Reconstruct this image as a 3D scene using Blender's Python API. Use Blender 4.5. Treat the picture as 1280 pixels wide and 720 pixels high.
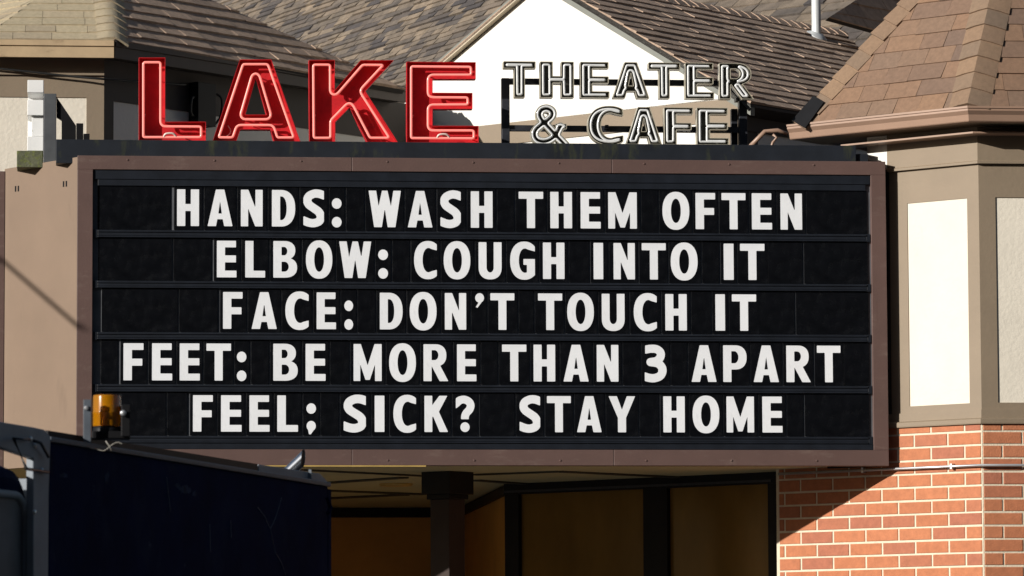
import bpy, math, random
import numpy as np
from mathutils import Vector, Matrix
from mathutils.geometry import tessellate_polygon

# ------------------------------------------------------------------ camera
SC = bpy.context.scene
for o in list(bpy.data.objects):
    bpy.data.objects.remove(o, do_unlink=True)
F = 5600.0                       # focal length in photo pixels (1280 wide)
YAW, PITCH, ROLL, DIST, EYE = math.radians(5.6), math.atan(516 / F), 0.0042, 31.4, 1.6
fw = Vector((math.sin(YAW) * math.cos(PITCH), math.cos(YAW) * math.cos(PITCH), math.sin(PITCH)))
rt = Vector((math.cos(YAW), -math.sin(YAW), 0))
up = rt.cross(fw)
rt, up = (rt - ROLL * up).normalized(), (up + ROLL * rt).normalized()
def ray(px, py):
    return fw + rt * ((px - 640) / F) - up * ((py - 360) / F)
_d = ray(604, 390)
_t = DIST / (_d.y / _d.length) / _d.length
CAM = Vector((-_d.x * _t, -_d.y * _t, EYE))
cam_data = bpy.data.cameras.new("camera")
cam_data.sensor_width = 36
cam_data.lens = F / 1280 * 36
cam_data.clip_end = 2000
cam_data.dof.use_dof = True
cam_data.dof.focus_distance = DIST
cam_data.dof.aperture_fstop = 10
cam = bpy.data.objects.new("camera", cam_data)
SC.collection.objects.link(cam)
M3 = Matrix((rt, up, -fw)).transposed()
cam.matrix_world = Matrix.Translation(CAM) @ M3.to_4x4()
SC.camera = cam

# ------------------------------------------------------------------ light
SUN_AZ, SUN_EL = math.radians(60), math.radians(17.7)     # azimuth to the left of the board's normal
to_sun = Vector((-math.sin(SUN_AZ) * math.cos(SUN_EL), -math.cos(SUN_AZ) * math.cos(SUN_EL), math.sin(SUN_EL)))
wd = bpy.data.worlds.new("World")
SC.world = wd
wd.use_nodes = True
nt = wd.node_tree
sky = nt.nodes.new("ShaderNodeTexSky")
sky.sky_type = 'NISHITA'
sky.sun_disc = False
sky.sun_elevation = SUN_EL
sky.sun_rotation = math.atan2(to_sun.x, to_sun.y)
bg = nt.nodes["Background"]
nt.links.new(sky.outputs[0], bg.inputs[0])
bg.inputs[1].default_value = 0.05
sl = bpy.data.lights.new("sun", 'SUN')
sl.energy = 5.0
sl.angle = math.radians(0.53)
sl.color = (1.0, 0.955, 0.895)
so = bpy.data.objects.new("sun", sl)
SC.collection.objects.link(so)
so.rotation_euler = to_sun.to_track_quat('Z', 'Y').to_euler()
so.location = (-20, -20, 20)
SC.view_settings.view_transform = 'Standard'
SC.view_settings.look = 'None'
SC.view_settings.gamma = 1
SC.view_settings.use_curve_mapping = False
SC.view_settings.exposure = 0.18

# ------------------------------------------------------------------ helpers
COL = SC.collection
rng = random.Random(7)
WLOC = {}                                  # world location of each parent (children keep zero offset)

class Plane:
    """vertical plane facing angle phi (0 = towards the street), u runs to the right, d outwards"""
    def __init__(s, p, phi):
        a = math.radians(phi)
        s.O = Vector((p[0], p[1], 0)); s.U = Vector((math.cos(a), math.sin(a), 0)); s.N = Vector((math.sin(a), -math.cos(a), 0)); s.phi = phi
    def hit(s, px, py, d=0.0):
        r = ray(px, py); o = s.O + s.N * d
        return CAM + r * ((o - CAM).dot(s.N) / r.dot(s.N))
    def uz(s, px, py, d=0.0):
        p = s.hit(px, py, d)
        return (p - s.O).dot(s.U), p.z
    def pt(s, u, z, d=0.0):
        p = s.O + s.U * u + s.N * d
        return Vector((p.x, p.y, z))
    def off(s, d):
        q = Plane((0, 0), s.phi); q.O = s.O + s.N * d; return q
def hitplane(px, py, P, n):
    r = ray(px, py)
    return CAM + r * ((P - CAM).dot(n) / r.dot(n))
def hitz(px, py, z):
    r = ray(px, py)
    return CAM + r * ((z - CAM.z) / r.z)
def depth(px, py, Z):
    return CAM + ray(px, py) * Z

class MB:
    def __init__(s): s.v = []; s.f = []
    def add(s, vs, fs):
        b = len(s.v); s.v += [tuple(v) for v in vs]; s.f += [tuple(b + i for i in f) for f in fs]; return s
    def box8(s, p):      # p: 4 bottom + 4 top
        return s.add(p, [(3, 2, 1, 0), (4, 5, 6, 7), (0, 1, 5, 4), (1, 2, 6, 5), (2, 3, 7, 6), (3, 0, 4, 7)])
    def box(s, x0, x1, y0, y1, z0, z1):
        return s.box8([(x0, y0, z0), (x1, y0, z0), (x1, y1, z0), (x0, y1, z0), (x0, y0, z1), (x1, y0, z1), (x1, y1, z1), (x0, y1, z1)])
    def slab(s, pl, u0, u1, z0, z1, d0, d1):
        return s.box8([pl.pt(u0, z0, d1), pl.pt(u1, z0, d1), pl.pt(u1, z0, d0), pl.pt(u0, z0, d0),
                       pl.pt(u0, z1, d1), pl.pt(u1, z1, d1), pl.pt(u1, z1, d0), pl.pt(u0, z1, d0)])
    def prism(s, pts, ext):          # pts 3D polygon, ext vector
        n = len(pts); ext = Vector(ext)
        a = [Vector(p) for p in pts]; b = [p + ext for p in a]
        return s.add(a + b, [tuple(range(n)), tuple(range(2 * n - 1, n - 1, -1))] + [(i, i + n, (i + 1) % n + n, (i + 1) % n) for i in range(n)])
    def bar(s, a, b, w, h, upv=Vector((0, 0, 1))):   # square bar between two points
        a, b = Vector(a), Vector(b); t = (b - a).normalized(); x = t.cross(upv)
        if x.length < 1e-4: x = t.cross(Vector((0, 1, 0)))
        x.normalize(); y = x.cross(t); x *= w / 2; y *= h / 2
        return s.box8([a - x - y, a + x - y, b + x - y, b - x - y, a - x + y, a + x + y, b + x + y, b - x + y])
    def tube(s, pts, r, n=8, closed=False):
        P = [Vector(p) for p in pts]; m = len(P); rings = []
        prev = None
        for i in range(m):
            if closed: t = P[(i + 1) % m] - P[i - 1]
            else: t = P[min(i + 1, m - 1)] - P[max(i - 1, 0)]
            t.normalize()
            if prev is None:
                x = t.cross(Vector((0, 1, 0)))
                if x.length < 1e-3: x = t.cross(Vector((1, 0, 0)))
            else: x = prev - t * prev.dot(t)
            x.normalize(); prev = x; y = t.cross(x)
            rr = r[i] if isinstance(r, (list, tuple)) else r
            rings.append([P[i] + x * (rr * math.cos(2 * math.pi * k / n)) + y * (rr * math.sin(2 * math.pi * k / n)) for k in range(n)])
        vs = [v for g in rings for v in g]; fs = []
        for i in range(m if closed else m - 1):
            j = (i + 1) % m
            sh = 0
            if closed and j == 0:      # align seam
                sh = min(range(n), key=lambda q: (rings[i][0] - rings[0][q]).length)
            for k in range(n):
                fs.append((i * n + k, i * n + (k + 1) % n, j * n + (k + 1 + sh) % n, j * n + (k + sh) % n))
        if not closed:
            fs += [tuple(range(n - 1, -1, -1)), tuple(range((m - 1) * n, m * n))]
        return s.add(vs, fs)
    def lathe(s, c, prof, n=24, axis=None):  # prof [(r,h)] about a vertical (or given) axis at c
        c = Vector(c); ax = Vector(axis).normalized() if axis else Vector((0, 0, 1))
        x = ax.orthogonal().normalized(); y = ax.cross(x)
        vs = [c + x * (r * math.cos(2 * math.pi * k / n)) + y * (r * math.sin(2 * math.pi * k / n)) + ax * h for r, h in prof for k in range(n)]
        fs = []
        for i in range(len(prof) - 1):
            for k in range(n): fs.append((i * n + k, i * n + (k + 1) % n, (i + 1) * n + (k + 1) % n, (i + 1) * n + k))
        fs += [tuple(range(n - 1, -1, -1)), tuple(range((len(prof) - 1) * n, len(prof) * n))]
        return s.add(vs, fs)
    def sweep(s, line, prof):        # mitred sweep of a closed (d,z) profile along a plan polyline (outwards = right of travel)
        L = [Vector((p[0], p[1], 0)) for p in line]; n = len(L); k = len(prof); rows = []
        nor = []
        for i in range(n - 1):
            t = (L[i + 1] - L[i]).normalized(); nor.append(Vector((t.y, -t.x, 0)))
        for i in range(n):
            if i == 0: m = nor[0]
            elif i == n - 1: m = nor[-1]
            else:
                m = nor[i - 1] + nor[i]; m = m / m.dot(nor[i])
            rows.append([L[i] + m * d + Vector((0, 0, z)) for d, z in prof])
        vs = [v for r in rows for v in r]; fs = []
        for i in range(n - 1):
            for j in range(k): fs.append((i * k + j, i * k + (j + 1) % k, (i + 1) * k + (j + 1) % k, (i + 1) * k + j))
        fs += [tuple(range(k - 1, -1, -1)), tuple(range((n - 1) * k, n * k))]
        return s.add(vs, fs)
    def band(s, line, d0, d1, z0, z1):
        return s.sweep(line, [(d0, z0), (d1, z0), (d1, z1), (d0, z1)])
    def build(s, name, mat, parent=None, smooth=False, bevel=0, solid=0, fixn=True, loc=None):
        me = bpy.data.meshes.new(name)
        V = np.array([tuple(v) for v in s.v], dtype=float)
        if parent is not None: base = WLOC[parent.name]
        else:
            lo, hi = V.min(0), V.max(0)
            base = Vector(loc) if loc is not None else Vector(((lo[0] + hi[0]) / 2, (lo[1] + hi[1]) / 2, lo[2]))
        me.from_pydata([tuple(v) for v in (V - np.array(base))], [], s.f)
        me.validate()
        if fixn:
            import bmesh
            bm = bmesh.new(); bm.from_mesh(me); bmesh.ops.recalc_face_normals(bm, faces=bm.faces); bm.to_mesh(me); bm.free()
        me.materials.append(mat)
        if smooth:
            for p in me.polygons: p.use_smooth = True
        o = bpy.data.objects.new(name, me); COL.objects.link(o)
        if parent is None: o.location = base
        else: o.parent = parent
        WLOC[o.name] = Vector(base)
        if smooth == 'auto':
            md = o.modifiers.new("split", 'EDGE_SPLIT'); md.split_angle = math.radians(40)
        if solid:
            md = o.modifiers.new("solid", 'SOLIDIFY'); md.thickness = solid; md.offset = 0
        if bevel:
            md = o.modifiers.new("bevel", 'BEVEL'); md.width = bevel; md.segments = 2; md.limit_method = 'ANGLE'; md.angle_limit = math.radians(50)
        return o

def tag(o, label=None, cat=None, group=None, kind=None):
    if label: o['label'] = label
    if cat: o['category'] = cat
    if group: o['group'] = group
    if kind: o['kind'] = kind
    return o
def empty(name, loc, label, cat, group=None):
    o = bpy.data.objects.new(name, None); COL.objects.link(o); o.location = loc; o.empty_display_size = 0.1
    WLOC[o.name] = Vector(loc)
    return tag(o, label, cat, group)
def node_empty(name, parent):        # a part that only groups its sub-parts
    o = bpy.data.objects.new(name, None); COL.objects.link(o); o.parent = parent; o.empty_display_size = 0.1
    WLOC[o.name] = WLOC[parent.name]
    return o

# ------------------------------------------------------------------ materials
def mat(name, col, rough=0.6, metal=0.0, spec=0.5, var=0.0, vscale=6.0, bump=0.0, bscale=40.0, island=0.0, stain=None, coat=0.0, objrand=0.0,
        emit=None, estr=0.0, trans=0.0, stretch=(1, 1, 1), island_cols=None, rvar=0.0):
    m = bpy.data.materials.new(name); m.use_nodes = True
    N, L = m.node_tree.nodes, m.node_tree.links
    b = N["Principled BSDF"]
    b.inputs["Roughness"].default_value = rough; b.inputs["Metallic"].default_value = metal
    b.inputs["Specular IOR Level"].default_value = spec; b.inputs["Coat Weight"].default_value = coat
    b.inputs["Base Color"].default_value = (*col, 1)
    b.inputs["Transmission Weight"].default_value = trans
    tc = N.new("ShaderNodeTexCoord"); mp = N.new("ShaderNodeMapping"); mp.inputs["Scale"].default_value = stretch
    L.new(tc.outputs["Object"], mp.inputs[0])
    out = None
    def rgb(c):
        r = N.new("ShaderNodeRGB"); r.outputs[0].default_value = (*c, 1); return r.outputs[0]
    cur = rgb(col)
    if island_cols or island:
        g = N.new("ShaderNodeNewGeometry")
        if island_cols:
            cr = N.new("ShaderNodeValToRGB"); cr.color_ramp.interpolation = 'LINEAR'
            e = cr.color_ramp.elements
            while len(e) > 1: e.remove(e[-1])
            for i, c in enumerate(island_cols):
                q = e[0] if i == 0 else e.new(i / (len(island_cols) - 1))
                q.position = i / (len(island_cols) - 1); q.color = (*c, 1)
            L.new(g.outputs["Random Per Island"], cr.inputs[0]); cur = cr.outputs[0]
        if island:
            mr = N.new("ShaderNodeMapRange"); mr.inputs[3].default_value = 1 - island; mr.inputs[4].default_value = 1 + island
            L.new(g.outputs["Random Per Island"], mr.inputs[0])
            mx = N.new("ShaderNodeVectorMath"); mx.operation = 'SCALE'; L.new(cur, mx.inputs[0]); L.new(mr.outputs[0], mx.inputs[3]); cur = mx.outputs[0]
    if objrand:
        oi = N.new("ShaderNodeObjectInfo"); mr = N.new("ShaderNodeMapRange"); mr.inputs[3].default_value = 1 - objrand; mr.inputs[4].default_value = 1
        L.new(oi.outputs["Random"], mr.inputs[0])
        mx = N.new("ShaderNodeVectorMath"); mx.operation = 'SCALE'; L.new(cur, mx.inputs[0]); L.new(mr.outputs[0], mx.inputs[3]); cur = mx.outputs[0]
    if var:
        n1 = N.new("ShaderNodeTexNoise"); n1.inputs["Scale"].default_value = vscale; n1.inputs["Detail"].default_value = 7; n1.inputs["Roughness"].default_value = 0.62
        L.new(mp.outputs[0], n1.inputs["Vector"])
        mr = N.new("ShaderNodeMapRange"); mr.inputs[1].default_value = 0.3; mr.inputs[2].default_value = 0.7
        mr.inputs[3].default_value = 1 - var; mr.inputs[4].default_value = 1 + var
        L.new(n1.outputs[0], mr.inputs[0])
        mx = N.new("ShaderNodeVectorMath"); mx.operation = 'SCALE'; L.new(cur, mx.inputs[0]); L.new(mr.outputs[0], mx.inputs[3]); cur = mx.outputs[0]
    if rvar:
        n4 = N.new("ShaderNodeTexNoise"); n4.inputs["Scale"].default_value = vscale * 1.7; n4.inputs["Detail"].default_value = 6
        L.new(mp.outputs[0], n4.inputs["Vector"])
        mr = N.new("ShaderNodeMapRange"); mr.inputs[1].default_value = 0.3; mr.inputs[2].default_value = 0.7
        mr.inputs[3].default_value = max(0.02, rough - rvar); mr.inputs[4].default_value = min(1, rough + rvar)
        L.new(n4.outputs[0], mr.inputs[0]); L.new(mr.outputs[0], b.inputs["Roughness"])
    for st in (stain or []):
        c2, sc, lo, hi = st[:4]
        n2 = N.new("ShaderNodeTexNoise"); n2.inputs["Scale"].default_value = sc; n2.inputs["Detail"].default_value = 8; n2.inputs["Roughness"].default_value = 0.7
        mp2 = N.new("ShaderNodeMapping"); mp2.inputs["Scale"].default_value = st[4] if len(st) > 4 else (1, 1, 1)
        mp2.inputs["Location"].default_value = (sc * 1.3, hi * 7, lo * 9)
        L.new(tc.outputs["Object"], mp2.inputs[0]); L.new(mp2.outputs[0], n2.inputs["Vector"])
        mr = N.new("ShaderNodeMapRange"); mr.inputs[1].default_value = lo; mr.inputs[2].default_value = hi
        L.new(n2.outputs[0], mr.inputs[0])
        mx = N.new("ShaderNodeMix"); mx.data_type = 'RGBA'; L.new(mr.outputs[0], mx.inputs[0]); L.new(cur, mx.inputs[6]); mx.inputs[7].default_value = (*c2, 1); cur = mx.outputs[2]
    L.new(cur, b.inputs["Base Color"])
    if bump:
        n3 = N.new("ShaderNodeTexNoise"); n3.inputs["Scale"].default_value = bscale; n3.inputs["Detail"].default_value = 5
        L.new(mp.outputs[0], n3.inputs["Vector"])
        bp = N.new("ShaderNodeBump"); bp.inputs["Strength"].default_value = bump; bp.inputs["Distance"].default_value = 0.01
        L.new(n3.outputs[0], bp.inputs["Height"]); L.new(bp.outputs[0], b.inputs["Normal"])
    if emit:
        b.inputs["Emission Color"].default_value = (*emit, 1); b.inputs["Emission Strength"].default_value = estr
    return m

M = dict(
    frame=mat("brown_painted_frame", (0.112, 0.067, 0.057), 0.5, var=0.10, vscale=3, bump=0.08, bscale=60, stain=[((0.17, 0.12, 0.10), 5, 0.55, 0.80, (1, 1, 3)), ((0.09, 0.05, 0.04), 7, 0.62, 0.8, (4, 1, 0.5)), ((0.45, 0.42, 0.40), 30, 0.745, 0.765)]),
    board=mat("black_board", (0.10, 0.105, 0.115), 0.5, var=0.3),
    tile=mat("black_acrylic_tile", (0.0045, 0.005, 0.0065), 0.22, var=0.35, vscale=9, rvar=0.12, island=0.3, stain=[((0.016, 0.017, 0.019), 5, 0.56, 0.85), ((0.03, 0.03, 0.032), 30, 0.70, 0.80, (1, 1, 6))]),
    letter=mat("white_letter_paint", (0.855, 0.87, 0.89), 0.35, var=0.05, vscale=5, objrand=0.05, stain=[((0.60, 0.60, 0.60), 11, 0.60, 0.80, (1, 1, 0.5)), ((0.25, 0.25, 0.26), 26, 0.74, 0.80)]),
    rail=mat("dark_rail_metal", (0.010, 0.0125, 0.018), 0.38, spec=0.6, var=0.3, vscale=8, stain=[((0.07, 0.07, 0.07), 22, 0.72, 0.8)]),
    cheek=mat("tan_sheet_metal", (0.208, 0.146, 0.102), 0.55, var=0.06, vscale=2.5, bump=0.05, bscale=5, stain=[((0.165, 0.115, 0.08), 5, 0.60, 0.8, (1, 1, 0.25))]),
    ledge=mat("dark_ledge_metal", (0.014, 0.017, 0.023), 0.5, spec=0.3, var=0.25, vscale=5, stain=[((0.055, 0.06, 0.025), 6, 0.55, 0.74, (1, 1, 0.3)), ((0.09, 0.09, 0.085), 60, 0.72, 0.76)]),
    soffit=mat("cream_soffit_paint", (0.50, 0.50, 0.32), 0.7, var=0.06, vscale=2, bump=0.1),
    batten=mat("dark_soffit_joint", (0.05, 0.05, 0.04), 0.7),
    brass=mat("yellowed_edge_trim", (0.55, 0.38, 0.12), 0.4, var=0.2),
    red=mat("red_channel_paint", (0.52, 0.012, 0.018), 0.5, var=0.2, vscale=9, stain=[((0.16, 0.012, 0.014), 7, 0.58, 0.78), ((0.20, 0.10, 0.08), 30, 0.69, 0.76)]),
    neon=mat("lit_red_neon_glass", (0.9, 0.30, 0.26), 0.2, emit=(1.0, 0.20, 0.16), estr=0.42),
    tubewhite=mat("unlit_white_neon_glass", (0.74, 0.75, 0.74), 0.12, spec=0.8, var=0.12, vscale=14, coat=0.6),
    electrode=mat("painted_out_glass", (0.75, 0.62, 0.55), 0.3, spec=0.7),
    case=mat("weathered_cream_case", (0.40, 0.37, 0.29), 0.35, metal=0.0, var=0.15, vscale=18, stain=[((0.12, 0.12, 0.08), 20, 0.60, 0.75)]),
    caseback=mat("dark_olive_case_back", (0.060, 0.060, 0.048), 0.45, var=0.35, vscale=22),
    scaffold=mat("dark_angle_iron", (0.022, 0.024, 0.030), 0.45, var=0.35, vscale=10, stain=[((0.12, 0.10, 0.08), 25, 0.7, 0.78)]),
    greypost=mat("grey_painted_post", (0.075, 0.08, 0.085), 0.5, var=0.25, vscale=8),
    white=mat("white_case_paint", (0.82, 0.82, 0.80), 0.45, var=0.05, stain=[((0.35, 0.36, 0.25), 14, 0.64, 0.78)]),
    moss=mat("mossy_metal", (0.10, 0.105, 0.06), 0.9, var=0.3, vscale=20, bump=0.5, stain=[((0.13, 0.15, 0.03), 18, 0.5, 0.62)]),
    shingle_tan=mat("tan_shingles", (0.3, 0.2, 0.14), 0.9, bump=0.45, bscale=190, var=0.14, vscale=30,
                    island_cols=[(0.180, 0.115, 0.080), (0.230, 0.138, 0.086), (0.155, 0.104, 0.078), (0.245, 0.146, 0.088), (0.185, 0.124, 0.088)]),
    shingle_grey=mat("grey_tan_shingles", (0.3, 0.26, 0.2), 0.92, bump=0.45, bscale=190, var=0.14, vscale=30,
                     island_cols=[(0.40, 0.34, 0.225), (0.45, 0.37, 0.245), (0.36, 0.295, 0.205), (0.47, 0.39, 0.255)]),
    shingle_brown=mat("brown_shingles", (0.2, 0.15, 0.12), 0.92, bump=0.45, bscale=190, var=0.2, vscale=20,
                      island_cols=[(0.40, 0.285, 0.205), (0.46, 0.33, 0.24), (0.34, 0.245, 0.18), (0.43, 0.31, 0.225)]),
    shingle_streak=mat("streaked_shingles", (0.2, 0.15, 0.12), 0.95, bump=0.5, bscale=150, var=0.30, vscale=9,
                       island_cols=[(0.175, 0.140, 0.105), (0.095, 0.080, 0.072), (0.23, 0.18, 0.13), (0.14, 0.115, 0.09), (0.065, 0.058, 0.058), (0.20, 0.16, 0.118)]),
    underlay=mat("roof_underlay", (0.035, 0.03, 0.026), 0.95),
    capmat=mat("hip_cap_shingles", (0.33, 0.22, 0.14), 0.92, bump=0.45, bscale=190, var=0.12, vscale=30,
               island_cols=[(0.245, 0.158, 0.098), (0.225, 0.148, 0.096), (0.265, 0.172, 0.106), (0.19, 0.135, 0.094)]),
    timber=mat("taupe_painted_timber", (0.235, 0.180, 0.122), 0.65, var=0.06, vscale=3, bump=0.12, bscale=30),
    darktimber=mat("dark_brown_timber", (0.052, 0.042, 0.036), 0.7, var=0.15, vscale=4),  # dark cores; also the left turret's shaded timber, its shade in the colour
    stucco=mat("cream_stucco", (0.73, 0.67, 0.56), 0.85, bump=0.25, bscale=35, var=0.05, vscale=3, stain=[((0.60, 0.54, 0.44), 4, 0.60, 0.8, (1, 1, 0.2))]),
    stuccowhite=mat("white_stucco", (0.76, 0.735, 0.68), 0.85, bump=0.2, bscale=35, var=0.03, vscale=4),
    gutter=mat("brown_gutter_metal", (0.32, 0.205, 0.145), 0.4, var=0.08, vscale=3),
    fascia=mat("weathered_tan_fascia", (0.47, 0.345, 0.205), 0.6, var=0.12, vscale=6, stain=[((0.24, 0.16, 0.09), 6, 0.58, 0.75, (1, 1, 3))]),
    darkfascia=mat("dark_brown_fascia", (0.07, 0.052, 0.040), 0.6, var=0.12),  # darker copy of the tan fascia, shade put into the colour
    rake=mat("pale_rake_board", (0.50, 0.42, 0.30), 0.6, var=0.1),
    rakegrey=mat("grey_green_rake_flashing", (0.16, 0.165, 0.14), 0.5, var=0.1),
    brick=mat("orange_red_brick", (0.42, 0.15, 0.08), 0.85, bump=0.35, bscale=90, var=0.13, vscale=22,
              island_cols=[(0.45, 0.165, 0.075), (0.43, 0.153, 0.070), (0.48, 0.178, 0.082), (0.37, 0.130, 0.075), (0.45, 0.160, 0.072), (0.46, 0.17, 0.078)]),
    mortar=mat("pale_mortar", (0.66, 0.58, 0.44), 0.95, bump=0.4, bscale=90, var=0.08, vscale=20),
    conduit=mat("galvanised_conduit", (0.55, 0.56, 0.57), 0.35, metal=0.7, var=0.1),
    pipe=mat("white_vent_pipe", (0.62, 0.64, 0.64), 0.4, metal=0.2, var=0.12, vscale=10),
    column=mat("brown_column_paint", (0.055, 0.040, 0.035), 0.6, spec=0.15, var=0.1),
    blackmetal=mat("black_metal", (0.008, 0.008, 0.009), 0.5, spec=0.2, var=0.3),
    amber_wall=mat("amber_wall_panel", (0.60, 0.32, 0.07), 0.45, var=0.15, vscale=2),
    glass=mat("bronze_tinted_glass", (0.21, 0.115, 0.027), 0.18, spec=0.12, var=0.25, vscale=2, bump=0.25, bscale=1.6, stretch=(1, 1, 0.4)),
    truckdark=mat("navy_black_truck_paint", (0.004, 0.010, 0.040), 0.7, spec=0.015, var=0.35, vscale=3, stain=[((0.018, 0.026, 0.055), 3, 0.52, 0.75), ((0.06, 0.075, 0.11), 7, 0.66, 0.76), ((0.13, 0.13, 0.14), 16, 0.715, 0.75, (1, 1, 0.30)), ((0.03, 0.025, 0.02), 9, 0.64, 0.74, (1, 1, 0.2))]),
    truckgrey=mat("grey_blue_truck_steel", (0.22, 0.25, 0.28), 0.5, var=0.15, vscale=6, stain=[((0.30, 0.29, 0.27), 22, 0.68, 0.76)]),
    chrome=mat("chrome", (0.75, 0.77, 0.80), 0.25, metal=1.0),
    amber=mat("amber_lens", (0.58, 0.23, 0.004), 0.15, trans=0.5, spec=0.6),
    scuff=mat("bare_scratch", (0.17, 0.18, 0.21), 0.6),
    scuff2=mat("faded_blue_scuff", (0.016, 0.030, 0.065), 0.7, spec=0.05, var=0.7, vscale=30),
    bracket=mat("grey_bracket_steel", (0.085, 0.10, 0.12), 0.5, var=0.15, vscale=20),
    ambercore=mat("amber_core", (0.35, 0.13, 0.004), 0.3),
    rubber=mat("tyre_rubber", (0.012, 0.012, 0.012), 0.85, var=0.2),
    cable=mat("black_cable", (0.008, 0.008, 0.008), 0.6),
    palewire=mat("pale_wire", (0.30, 0.28, 0.24), 0.5),
    asphalt=mat("asphalt", (0.05, 0.05, 0.052), 0.9, var=0.25, vscale=3, bump=0.4, bscale=120),
    concrete=mat("dark_pavement", (0.085, 0.082, 0.078), 0.9, var=0.12, vscale=2, bump=0.3, bscale=60),
)

# ------------------------------------------------------------------ ground
ms = MB(); ms.add([(-400, -400, 0), (400, -400, 0), (400, 400, 0), (-400, 400, 0)], [(0, 1, 2, 3)])
tag(ms.build("road", M['asphalt'], loc=(0, 0, 0)), kind='structure')
ms = MB(); ms.box(-30, 30, -2.6, 30, 0.004, 0.13)
tag(ms.build("pavement", M['concrete'], bevel=0.02), kind='structure')

# unseen building added across the street (behind the camera): shades and darkens what the board and the shaded faces look at
ob = empty("brick_building", (5, -50, 0), "long dark brick building across the street, behind the viewer", "building")
k = MB(); k.box(-50, 90, -62, -50, 0, 26); k.box(-140, -50.01, -62, -50, 0, 17); k.build("wall", mat("dark_brick", (0.07, 0.045, 0.035), 0.9, var=0.2), ob)  # body of the added sky-blocking building
k = MB(); k.box(-50, 90.2, -62.2, -49.7, 26, 26.8); k.box(-140.2, -50.02, -62.2, -49.7, 17, 17.6); k.build("cornice", mat("stone_cornice", (0.15, 0.14, 0.12), 0.9), ob)

for x0_, x1_, lab_ in ((-34, -9.5, "low dark brick shop next to the theater, beyond the left edge"), (10, 34, "low dark brick shop next to the theater, beyond the right edge")):
    nb = empty("brick_building", ((x0_ + x1_) / 2, 1, .13), lab_, "building")  # side blocks added to cut sky light on the shaded faces
    k = MB(); k.box(x0_, x1_, .5, 16, .13, 6.2); k.build("wall", bpy.data.materials["dark_brick"], nb)  # body of the added sky-blocking side block
    k = MB(); k.box(x0_ - .1, x1_ + .1, .35, 16.1, 6.2, 6.6); k.build("cornice", bpy.data.materials["stone_cornice"], nb)

# ------------------------------------------------------------------ shingled roof faces
def clip(poly, a, b, c):               # keep a*x+b*y<=c
    out = []
    for i in range(len(poly)):
        p, q = poly[i - 1], poly[i]
        dp, dq = a * p[0] + b * p[1] - c, a * q[0] + b * q[1] - c
        if (dp <= 0) != (dq <= 0):
            t = dp / (dp - dq); out.append((p[0] + t * (q[0] - p[0]), p[1] + t * (q[1] - p[1])))
        if dq <= 0: out.append(q)
    return out
def shingles(pts, e, expo=0.143, tab=(0.17, 0.34), butt=(0.006, 0.014), lift=0.0):
    """pts: convex planar polygon; e: eave direction. Returns (tabs MB, underlay MB)"""
    P = [Vector(p) for p in pts]; e = Vector(e).normalized()
    n = Vector((0, 0, 0))
    for i in range(len(P)): n += (P[i] - P[0]).cross(P[(i + 1) % len(P)] - P[0])
    n.normalize()
    if n.dot(CAM - P[0]) < 0: n = -n
    e = (e - n * e.dot(n)).normalized()
    v = n.cross(e)
    if v.z < 0: v = -v
    O = P[0]
    q = [((p - O).dot(e), (p - O).dot(v)) for p in P]
    area = sum(q[i - 1][0] * q[i][1] - q[i][0] * q[i - 1][1] for i in range(len(q)))
    if area < 0: q = q[::-1]
    half = []
    for i in range(len(q)):
        (x0, y0), (x1, y1) = q[i - 1], q[i]
        half.append((y1 - y0, x0 - x1, (y1 - y0) * x0 + (x0 - x1) * y0))
    u0, u1 = min(p[0] for p in q), max(p[0] for p in q); v0, v1 = min(p[1] for p in q), max(p[1] for p in q)
    mb = MB(); r = 0; y = v0
    while y < v1:
        x = u0 - rng.uniform(0, 0.3); bt0 = rng.uniform(*butt)
        while x < u1:
            w = rng.uniform(*tab); bt = rng.uniform(*butt); dy = rng.uniform(-0.006, 0.004)
            poly = [(x + .0015, y + dy), (x + w - .0015, y + dy), (x + w - .0015, y + expo + .02), (x + .0015, y + expo + .02)]
            for h in half:
                poly = clip(poly, *h)
                if len(poly) < 3: break
            if len(poly) >= 3:
                top = []
                for (a, b) in poly:
                    k = (b - y) / (expo + .02)
                    top.append(O + e * a + v * b + n * (lift + bt * (1 - k) + 0.0015))
                bot = [O + e * a + v * b - n * 0.004 for (a, b) in poly]
                m = len(poly)
                mb.add(top + bot, [tuple(range(m))] + [(i, i + m, (i + 1) % m + m, (i + 1) % m) for i in range(m)])
            x += w
        y += expo
    ub = MB(); ub.prism([p - n * 0.003 for p in P], -n * 0.04)
    return mb, ub
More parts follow.
